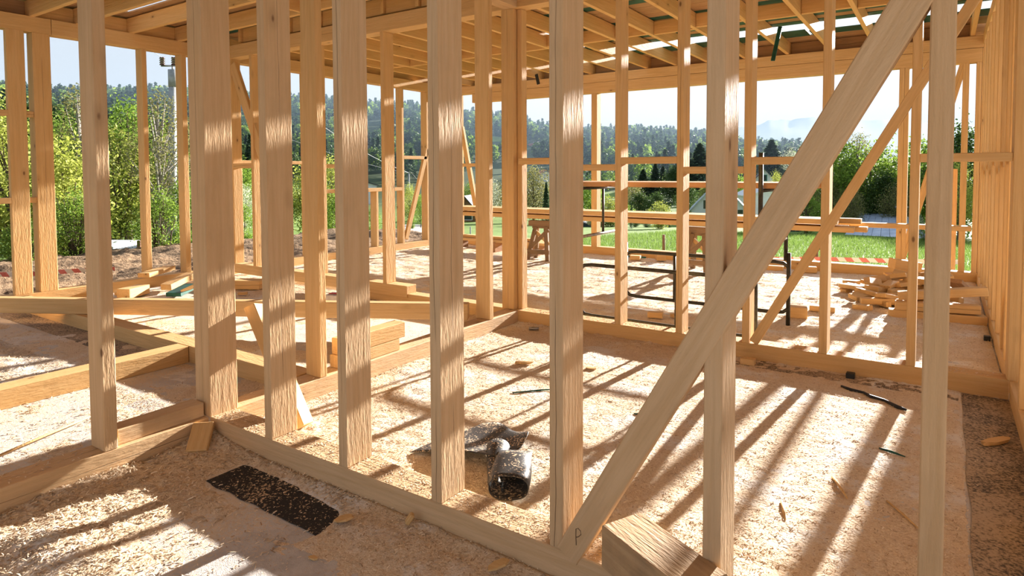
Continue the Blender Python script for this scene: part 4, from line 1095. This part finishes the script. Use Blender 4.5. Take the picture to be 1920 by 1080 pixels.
# hillside forest
def crown_pts(rng, kind, H, k):
    if kind == 0:
        u = rng.random(k)**0.8; ang = rng.uniform(0, 6.28, k); rad = H*0.17*(1-u)+0.2
        q = np.sqrt(rng.uniform(0.2, 1, k)); return np.stack([np.cos(ang)*rad*q, np.sin(ang)*rad*q, H*(0.08+0.92*u)], -1)
    p = rng.normal(0, 1, (k, 3)); p /= np.linalg.norm(p, axis=1)[:, None]; p *= rng.uniform(0.55, 1.0, (k, 1))
    return p*np.array([H*0.27, H*0.27, H*0.42])+np.array([0, 0, H*0.55])
rng2 = np.random.default_rng(77)
pts = []
def clearing(r, px):
    y_ = None
    for (cx, cr, wx_, wr_) in ((1000, 300, 30, 26), (690, 330, 40, 45), (1130, 350, 22, 22), (930, 280, 18, 20)):
        if abs(px-cx) < wx_ and abs(r-cr) < wr_: return True
    return False
while len(pts) < 3300:
    px = rng2.uniform(-60, 1500); r = R0+(R1+25-R0)*rng2.random()**0.75+rng2.normal(0, 3)
    if clearing(r, px): continue
    th = theta_of(px); x, y_ = math.sin(th)*r, math.cos(th)*r
    if fbm(np.array([x*0.02+50]), np.array([y_*0.02+11]), 2)[0] > 0.28 and r < 430: continue
    pts.append((r, px, x, y_))
pts.sort()
FP = {0: [], 1: [], 2: []}
for k in range(3):
    for kind in (0, 1):
        V, F = leaf_quads(crown_pts(rng2, kind, 12.0, 420), 0.55, rng2, 0.6, 0.7)
        FP[k].append(fast_mesh('crown', V, F))
FK = ['dark spruce', 'dull green tree', 'fresh green tree']
def hill_label(j, px, rank):
    where = ('behind the far left posts', 'behind the near slim stud', 'behind the utility pole', 'behind the corner post', 'behind the second stud', 'above the window sill', 'behind the fourth stud', 'behind the twin posts', 'behind the fifth stud', 'above the scaffold deck', 'behind the centre post', 'behind the long brace')
    e_ = (105, 230, 345, 445, 560, 700, 870, 940, 1030, 1150, 1300)
    row_ = 'lowest row' if rank < 87 else ('second row' if rank < 174 else 'third row')
    return '%s in the %s of the hill forest, %s' % (FK[j], row_, where[sum(px > q_ for q_ in e_)])
for k in range(3): FP[k][0].materials.append(M['needle'])
FP[0][1].materials.append(M['leaf_dark']); FP[1][1].materials.append(M['leaf_green']); FP[2][1].materials.append(M['leaf_dark'])
for i, (r, px, x, y_) in enumerate(pts[:260]):
    k = i % 3; kind = 0 if rng2.random() < 0.5 else 1; me_ = FP[k][kind]
    o = bpy.data.objects.new('spruce_tree' if kind == 0 else 'leafy_tree', me_); COL.objects.link(o)
    s = rng2.uniform(0.6, 1.0)*(1.0 if kind == 0 else 0.8)
    o.location = (x, y_, gz_xy(x, y_)-0.2); o.rotation_euler = (0, 0, rng2.uniform(0, 6.28)); o.scale = (s, s, s)
    j = 0 if kind == 0 else (2 if k == 1 else 1)
    tag(o, hill_label(j, px, i), 'tree', ('spruces', 'dull green trees', 'fresh green trees')[j]+' at the foot of the wooded hill')
rest = {'needle': ([], [], 0), 'leaf_dark': ([], [], 0), 'leaf_green': ([], [], 0)}
acc = {k: [[], [], 0] for k in rest}
for (r, px, x, y_) in pts[260:]:
    kind = 0 if rng2.random() < 0.35 else 1; mt = 'needle' if kind == 0 else ('leaf_green' if rng2.random() < 0.35 else 'leaf_dark')
    H = rng2.uniform(7.5, 11.5)*(1.0 if kind == 0 else 0.9); kq = 150 if r < 330 else 80
    V, F = leaf_quads(crown_pts(rng2, kind, H, kq), 0.75 if r < 330 else 1.05, rng2, 0.6, 0.7)
    A = acc[mt]; A[0].append(V+np.array([x, y_, gz_xy(x, y_)-0.2])); A[1].append(F+A[2]); A[2] += len(V)
for mt, lb in (('needle', 'dark spruces covering the upper wooded hill'), ('leaf_dark', 'dull green broadleaf trees covering the upper wooded hill'), ('leaf_green', 'fresh green trees sprinkled over the upper wooded hill')):
    A = acc[mt]; o = mesh_obj('hillside_forest', fast_mesh('hillside_forest', np.concatenate(A[0]), np.concatenate(A[1])), M[mt]); tag(o, lb, 'forest', kind='stuff')

# ------------------------------------------------------------------ buildings
M['white_wall'] = simple('white_render', (0.72, 0.74, 0.74), 0.8, 0.2, 0, 0.06, 2)
M['dark_roof'] = simple('dark_tile_roof', (0.06, 0.06, 0.075), 0.6, 0.3, 0, 0.3, 6)
M['pink_roof'] = simple('red_tile_roof', (0.42, 0.13, 0.10), 0.7, 0.2, 0, 0.2, 4)
M['brown_wall'] = simple('brown_timber_cladding', (0.22, 0.12, 0.06), 0.8, 0.2, 0, 0.3, 6)
M['glass'] = simple('dark_window_glass', (0.03, 0.04, 0.05), 0.1, 0.6)
M['frame_green'] = simple('green_window_frame', (0.05, 0.30, 0.22), 0.5)
def metal_mat():
    t = NT('corrugated_metal_roof'); v = t.coords('Object', rnd=False); sx = t.n('ShaderNodeSeparateXYZ'); t.l(v, sx.inputs[0])
    n_ = t.noise(v, 2.0, 4); c = t.mix(t.mapr(n_, 0.3, 0.7), (0.42, 0.48, 0.58), (0.60, 0.66, 0.76))
    return t.done(c, 0.5, None, 0.4, 0.1)
M['metal'] = metal_mat()
def house(name, px, r, base_py, w, dpt, wall_h, roof_h, rot, wall, roof, label, windows=(), chimney=False, over=0.35, zb=None):
    p = at_r(px, base_py, r); z0 = (gz_xy(p.x, p.y)-0.6) if zb is None else zb
    # local frame: x along the gable end seen from the frame, y away
    th = math.atan2(-p.x, p.y)+rot
    t = bpy.data.objects.new(name, None); COL.objects.link(t); t.location = (p.x, p.y, z0); t.rotation_euler = (0, 0, th); tag(t, label, 'house' if 'shed' not in name else 'shed')
    wall_top = p.z-z0+wall_h
    def ch(nm, V, F, mt, par=None):
        me_ = bpy.data.meshes.new(nm); me_.from_pydata([tuple(q) for q in V], [], F); me_.update(); me_.materials.append(M[mt])
        o = bpy.data.objects.new(nm, me_); COL.objects.link(o); o.parent = par or t; return o
    hw = w/2
    V = [(-hw, 0, 0), (hw, 0, 0), (hw, 0, wall_top), (0, 0, wall_top+roof_h), (-hw, 0, wall_top)]
    V += [(x, dpt, z) for (x, y_, z) in V]
    ch('wall', V, [(0, 1, 2, 3, 4), (9, 8, 7, 6, 5), (0, 5, 6, 1), (1, 6, 7, 2), (4, 9, 5, 0)], wall)
    ln = math.hypot(hw, roof_h); ex = over*hw/ln; ez = over*roof_h/ln; th_ = 0.14
    for s in (-1, 1):
        a = (0, -over, wall_top+roof_h+0.02); b_ = (s*(hw+ex), -over, wall_top-ez+0.02)
        c = (s*(hw+ex), dpt+over, wall_top-ez+0.02); d_ = (0, dpt+over, wall_top+roof_h+0.02)
        V = [a, b_, c, d_]+[(q[0], q[1], q[2]+th_) for q in (a, b_, c, d_)]
        ch('roof_slope', V, [(0, 1, 2, 3), (7, 6, 5, 4), (0, 4, 5, 1), (1, 5, 6, 2), (2, 6, 7, 3), (3, 7, 4, 0)], roof)
    for (x, z, ww, hh) in windows:
        x0, x1, zz0, zz1 = x-ww/2, x+ww/2, wall_top+z-hh/2, wall_top+z+hh/2
        f_ = ch('window', [(x0-0.08, -0.05, zz0-0.08), (x1+0.08, -0.05, zz0-0.08), (x1+0.08, -0.05, zz1+0.08), (x0-0.08, -0.05, zz1+0.08), (x0-0.08, 0.02, zz0-0.08), (x1+0.08, 0.02, zz0-0.08), (x1+0.08, 0.02, zz1+0.08), (x0-0.08, 0.02, zz1+0.08)], [(0, 1, 2, 3), (0, 4, 5, 1), (1, 5, 6, 2), (2, 6, 7, 3), (3, 7, 4, 0)], 'frame_green' if 'small' in label else 'white_wall')
        ch('pane', [(x0, -0.06, zz0), (x1, -0.06, zz0), (x1, -0.06, zz1), (x0, -0.06, zz1)], [(0, 1, 2, 3)], 'glass', f_)
    if chimney:
        x0, y0_, zc = hw*0.45, dpt*0.5, wall_top+roof_h*0.5
        V = [(x0-0.3, y0_-0.3, zc), (x0+0.3, y0_-0.3, zc), (x0+0.3, y0_+0.3, zc), (x0-0.3, y0_+0.3, zc)]; V += [(q[0], q[1], q[2]+roof_h*0.5+0.9) for q in V]
        ch('chimney', V, [(0, 1, 5, 4), (1, 2, 6, 5), (2, 3, 7, 6), (3, 0, 4, 7), (4, 5, 6, 7)], 'white_wall')
    return t
house('gable_house', 1347, 62, 418, 4.9, 9, 1.2, 2.7, 0.0, 'white_wall', 'metal', 'white gable house behind the thick centre post', ((1.9, -0.2, 0.45, 0.5), (-1.0, 0.5, 0.7, 0.8)))
house('house', 1433, 112, 345, 2.6, 6, 0.9, 1.5, 0.05, 'white_wall', 'dark_roof', 'small white house with a dark gable roof below the large spruce', ((0.0, 0.1, 0.7, 0.9),))
house('house', 1436, 78, 404, 3.4, 7, 2.2, 0.8, 0.25, 'white_wall', 'white_wall', 'sunlit white outbuilding right of the front scaffold leg', ())
house('cabin', 872, 72, 424, 3.0, 6, 1.6, 1.7, -0.25, 'brown_wall', 'dark_roof', 'brown cabin with a dark grey roof left of the plank stack', ((0.2, -0.5, 1.2, 0.7),))
house('house', 1003, 335, 281, 5.0, 6, 2.0, 1.4, 0.5, 'white_wall', 'pink_roof', 'pink-roofed house in the clearing on the hill', ((0.8, -0.9, 0.7, 0.8),), True)
house('house', 927, 290, 287, 3.4, 5, 1.2, 1.5, -0.3, 'white_wall', 'pink_roof', 'pink-roofed house half hidden lower on the hill', ((0.4, -0.5, 0.5, 0.6),))
house('house', 1024, 190, 334, 3.0, 5, 1.2, 1.2, 0.3, 'white_wall', 'pink_roof', 'red-roofed house at the foot of the hill by the fourth post', ((0.3, -0.4, 0.5, 0.6),))
house('house', 690, 120, 358, 3.2, 6, 1.0, 0.5, 0.2, 'white_wall', 'dark_roof', 'low dark-roofed house seen above the window sill', ())
# shed with the wide metal roof
ms = thing('metal_roof_shed', at_r(1655, 440, 46), 'low shed with a wide pale blue metal roof beyond the meadow', 'shed')
q = [at_r(1612, 400, 52), at_r(1712, 403, 50), at_r(1745, 452, 41), at_r(1584, 440, 43)]
def slab(name, q, th_, mat, parent):
    V = [Vector(a) for a in q]+[Vector(a)-Vector((0, 0, th_)) for a in q]
    return poly_obj(name, V, [(0, 1, 2, 3), (7, 6, 5, 4), (0, 4, 5, 1), (1, 5, 6, 2), (2, 6, 7, 3), (3, 7, 4, 0)], M[mat], parent)
N_SH = 9
for i in range(N_SH):
    a, b_ = i/N_SH, (i+1)/N_SH-0.004
    lift = 0.02*(i % 2)
    qq = [q[0].lerp(q[1], a), q[0].lerp(q[1], b_), q[3].lerp(q[2], b_), q[3].lerp(q[2], a)]
    slab('roof_sheet', [v_+Vector((0, 0, lift)) for v_ in qq], 0.05, 'metal', ms)
wq = [q[3]+Vector((0.2, 0.3, -0.1)), q[2]+Vector((-0.2, 0.3, -0.1)), q[1]+Vector((-0.2, -0.3, -0.1)), q[0]+Vector((0.2, -0.3, -0.1))]
V = [tuple(v_) for v_ in wq]+[(v_.x, v_.y, -5.0) for v_ in wq]
poly_obj('wall', V, [(0, 1, 5, 4), (1, 2, 6, 5), (2, 3, 7, 6), (3, 0, 4, 7)], M['brown_wall'], ms)
cp = q[0].lerp(q[1], 0.75).lerp(q[3].lerp(q[2], 0.75), 0.35)
tubes('vent_pipe', [(cp, cp+Vector((0, 0, 0.9)), 0.22), (cp+Vector((0, 0, 0.9)), cp+Vector((0, 0, 1.0)), 0.4)], M['galv'], ms)

# ------------------------------------------------------------------ poles, wires, fence posts, tapes, cars, lane
M['concrete'] = simple('grey_concrete_pole', (0.30, 0.31, 0.31), 0.8, 0.2, 0, 0.2, 6)
M['insul'] = simple('brown_porcelain', (0.10, 0.035, 0.025), 0.25, 0.5)
M['wire'] = simple('grey_wire', (0.16, 0.17, 0.18), 0.6)
RP = 26.0
pb = at_r(322, 486, RP); pt = at_r(323.5, 134, RP)
up_ = thing('utility_pole', (pb.x, pb.y, pb.z-0.6), 'grey concrete utility pole with brown insulators among the left trees', 'pole')
tubes('pole_shaft', [((pb.x, pb.y, pb.z-0.6), pt, 0.165, 0.125)], M['concrete'], up_, 16)
tubes('pole_cap', [(pt-Vector((0, 0, 0.55)), pt+Vector((0, 0, 0.06)), 0.15)], M['concrete'], up_, 16)
side = Vector((CR[0], CR[1], 0)).normalized()
tubes('crossarm', [(pt+Vector((0, 0, 0.06)), pt+Vector((0, 0, 0.22)), 0.03), (pt-side*0.40+Vector((0, 0, 0.2)), pt+side*0.25+Vector((0, 0, 0.2)), 0.03)], M['galv'], up_)
for s in (-0.36, 0.06):
    b_ = pt+side*s+Vector((0, 0, 0.2)); tubes('insulator', [(b_+Vector((0, 0, 0.03+0.075*k)), b_+Vector((0, 0, 0.08+0.075*k)), 0.10, 0.075) for k in range(4)], M['insul'], up_, 10)
def wire(name, a, b_, sag, label, r=0.006, nseg=14):
    a, b_ = Vector(a), Vector(b_); P = []
    for i in range(nseg+1):
        u = i/nseg; p = a.lerp(b_, u); p.z -= sag*4*u*(1-u); P.append(p)
    return tag(poly_tube(name, P, r, M['wire'], None, 5), label, 'wire')
for i, s in enumerate((-0.36, 0.06)):
    wire('power_line', pt+side*s+Vector((0, 0, 0.5)), at_r(230+i*30, 40, 20), 0.1, ('power line leaving the concrete pole towards the upper left, outer', 'power line leaving the concrete pole towards the upper left, inner')[i], 0.008)
RP2 = 62.0
p2b, p2t = at_r(767, 402, RP2), at_r(766.5, 324, RP2)
up2 = thing('utility_pole', (p2b.x, p2b.y, p2b.z-0.5), 'slim pale utility pole beyond the gravel lane', 'pole')
tubes('pole_shaft', [((p2b.x, p2b.y, p2b.z-0.5), p2t, 0.10, 0.08)], M['concrete'], up2)
tubes('crossarm', [(p2t-side*0.4, p2t+side*0.28, 0.05)], M['galv'], up2)
wire('power_line', p2t-side*0.35, at_r(440, 220, 50), 0.4, 'thin cable climbing left from the slim far pole', 0.02)
wire('power_line', p2t+side*0.25, at_r(815, 365, 80), 0.2, 'thin cable running right from the slim far pole', 0.02)
wire('power_line', p2t, at_r(560, 205, 44), 0.4, 'second thin cable climbing left from the slim far pole', 0.02)
for (px, y0_, y1_, r, rad, mt, lb) in ((1244.5, 440, 470, 15.5, 0.036, 'log', 'brown round fence post in the meadow under the planks'), (1530, 455, 492, 13.6, 0.045, 'log', 'brown round fence post right of the rear scaffold leg'), (882, 425, 447, 21, 0.022, 'concrete', 'thin grey stake on the grass near the cabin'), (1445, 465, 490, 13.2, 0.012, 'galv', 'thin white peg outside the far wall plate'), (1452, 436, 456, 15.6, 0.04, 'log', 'dark stump of a fence post behind the scaffold rail'), (773, 432, 452, 24, 0.05, 'log', 'dark fence post beside the gravel lane'), (261, 451, 492, 16, 0.05, 'log', 'brown stake beside the white car at left')):
    a, b_ = at_r(px, y1_, r), at_r(px, y0_, r); o = tubes('fence_post', [((a.x, a.y, a.z-0.25), b_, rad, rad*0.92)], M[mt], None, 12); tag(o, lb, 'post')
def tape_mat():
    t = NT('red_white_barrier_tape'); tc = t.n('ShaderNodeTexCoord'); sx = t.n('ShaderNodeSeparateXYZ'); t.l(tc.outputs['UV'], sx.inputs[0])
    s = t.math('GREATER_THAN', t.math('FRACT', t.math('ADD', sx.outputs[0], t.math('MULTIPLY', sx.outputs[1], 0.25))), 0.5)
    c = t.mix(s, (0.82, 0.80, 0.78), (0.70, 0.20, 0.18))
    return t.done(c, 0.5, None, 0.3)
M['tape'] = tape_mat()
def tape(pts, hgt, period, label):
    V = []; L_ = 0; us = []; P = [Vector(p) for p in pts]
    dense = []
    for i in range(len(P)-1):
        for k in range(8): dense.append(P[i].lerp(P[i+1], k/8))
    dense.append(P[-1])
    for i, p in enumerate(dense):
        if i: L_ += (p-dense[i-1]).length
        us.append(L_/period); wv = 0.01*math.sin(i*0.9)
        V += [(p.x, p.y+wv, p.z), (p.x+wv, p.y, p.z+hgt)]
    F = [(2*i, 2*i+2, 2*i+3, 2*i+1) for i in range(len(dense)-1)]
    o = poly_obj('barrier_tape', V, F, M['tape']); uv = o.data.uv_layers.new(name='UVMap')
    for poly in o.data.polygons:
        for li in poly.loop_indices:
            vi = o.data.loops[li].vertex_index; uv.data[li].uv = (us[vi//2], vi % 2)
    md = o.modifiers.new('thickness', 'SOLIDIFY'); md.thickness = 0.001
    return tag(o, label, 'barrier tape')
tape([at_y(1440, 489, 12.3), at_y(1560, 490, 12.35), at_y(1700, 494, 12.4), at_y(1800, 496, 12.45)], 0.075, 0.235, 'red and white barrier tape stretched across the meadow at right')
tape([at_r(-40, 520, 10.4), at_r(60, 518, 10.5), at_r(165, 510, 10.7), at_r(215, 508, 10.8)], 0.06, 0.16, 'red and white barrier tape above the soil at left')

def car(loc, rot, paint, label):
    t = bpy.data.objects.new('car', None); COL.objects.link(t); t.location = loc; t.rotation_euler = (0, 0, rot); tag(t, label, 'car')
    def prof(pts, w, nm, mt):
        bm = bmesh.new(); rows = []
        for s in (-1, 1): rows.append([bm.verts.new((x, s*w/2, z)) for x, z in pts])
        k = len(pts)
        for i in range(k): bm.faces.new([rows[0][i], rows[0][(i+1) % k], rows[1][(i+1) % k], rows[1][i]])
        bm.faces.new(rows[0][::-1]); bm.faces.new(rows[1])
        bmesh.ops.recalc_face_normals(bm, faces=bm.faces[:])
        bmesh.ops.bevel(bm, geom=bm.edges[:], offset=0.05, segments=2, affect='EDGES')
        me_ = bpy.data.meshes.new(nm); bm.to_mesh(me_); bm.free(); me_.materials.append(M[mt]); o = bpy.data.objects.new(nm, me_); COL.objects.link(o); o.parent = t; return o
    prof([(-2.1, 0.3), (2.1, 0.3), (2.15, 0.65), (1.9, 0.85), (1.0, 0.92), (-1.8, 0.95), (-2.1, 0.85)], 1.72, 'body', paint)
    prof([(-1.75, 0.9), (1.05, 0.9), (0.35, 1.38), (-1.2, 1.42)], 1.5, 'cabin', 'glass')
    prof([(-1.25, 1.38), (0.38, 1.36), (0.25, 1.46), (-1.1, 1.47)], 1.42, 'roof', paint)
    for x in (-1.35, 1.35):
        for s in (-1, 1):
            V, F, c0, c1 = tube_verts((x, s*0.70, 0.32), (x, s*0.88, 0.32), 0.32, 0.32, 16)
            me_ = bpy.data.meshes.new('wheel'); me_.from_pydata([tuple(q_) for q_ in V], [], F+[tuple(c0), tuple(c1)]); me_.update(); me_.materials.append(M['black']); o = bpy.data.objects.new('wheel', me_); COL.objects.link(o); o.parent = t
    return t
M['paint_white'] = simple('white_car_paint', (0.75, 0.78, 0.80), 0.25, 0.5, 0, 0.03); M['paint_grey'] = simple('grey_car_paint', (0.25, 0.27, 0.30), 0.3, 0.5, 0.3, 0.05)
c_ = at_r(222, 480, 21.0); car((c_.x, c_.y, c_.z-1.08), 0.55, 'paint_white', 'white car parked behind the soil heap at left')
c_ = at_r(1478, 432, 47); car((c_.x, c_.y, c_.z-1.2), 0.55, 'paint_grey', 'grey car parked beyond the meadow behind the planks')
c_ = at_r(1092, 424, 50); car((c_.x, c_.y, c_.z-1.1), 0.4, 'paint_grey', 'dark car at the meadow edge left of the first scaffold upright')
# gravel lane by the window
V = []; F = []
ln_pts = [(782, 462, 19), (784, 440, 26), (780, 425, 34), (775, 412, 44), (768, 404, 60)]
for (px, py, r) in ln_pts:
    p = at_r(px, py, r); w_ = 1.0; V += [(p.x-side.x*w_, p.y-side.y*w_, gz_xy(p.x-side.x*w_, p.y-side.y*w_)+0.06), (p.x+side.x*w_, p.y+side.y*w_, gz_xy(p.x+side.x*w_, p.y+side.y*w_)+0.06)]
F = [(2*i, 2*i+1, 2*i+3, 2*i+2) for i in range(len(ln_pts)-1)]
M['gravel'] = simple('pale_gravel', (0.42, 0.40, 0.36), 0.9, 0.1, 0, 0.25, 8)
tag(poly_obj('gravel_lane', V, F, M['gravel']), 'pale gravel lane leading away outside the left window', 'lane', kind='structure')

# ------------------------------------------------------------------ valley haze
hz = bpy.data.materials.new('valley_haze'); hz.use_nodes = True; ht = hz.node_tree; ht.nodes.clear()
ho = ht.nodes.new('ShaderNodeOutputMaterial'); hv = ht.nodes.new('ShaderNodeVolumeScatter')
hv.inputs['Color'].default_value = (0.55, 0.76, 1.0, 1); hv.inputs['Density'].default_value = 0.0006; hv.inputs['Anisotropy'].default_value = 0.1
ha = ht.nodes.new('ShaderNodeVolumeAbsorption'); ha.inputs['Color'].default_value = (0, 0, 0, 1); ha.inputs['Density'].default_value = 0.0008
hs = ht.nodes.new('ShaderNodeAddShader'); ht.links.new(hv.outputs[0], hs.inputs[0]); ht.links.new(ha.outputs[0], hs.inputs[1]); ht.links.new(hs.outputs[0], ho.inputs['Volume'])
hb = box_mesh(5200, 3300, 140, hz, 0)
o = mesh_obj('haze', hb, None, None, Matrix.Translation((-700, 1760, 30)))
tag(o, 'bluish haze lying over the valley and hills', 'haze', kind='stuff')
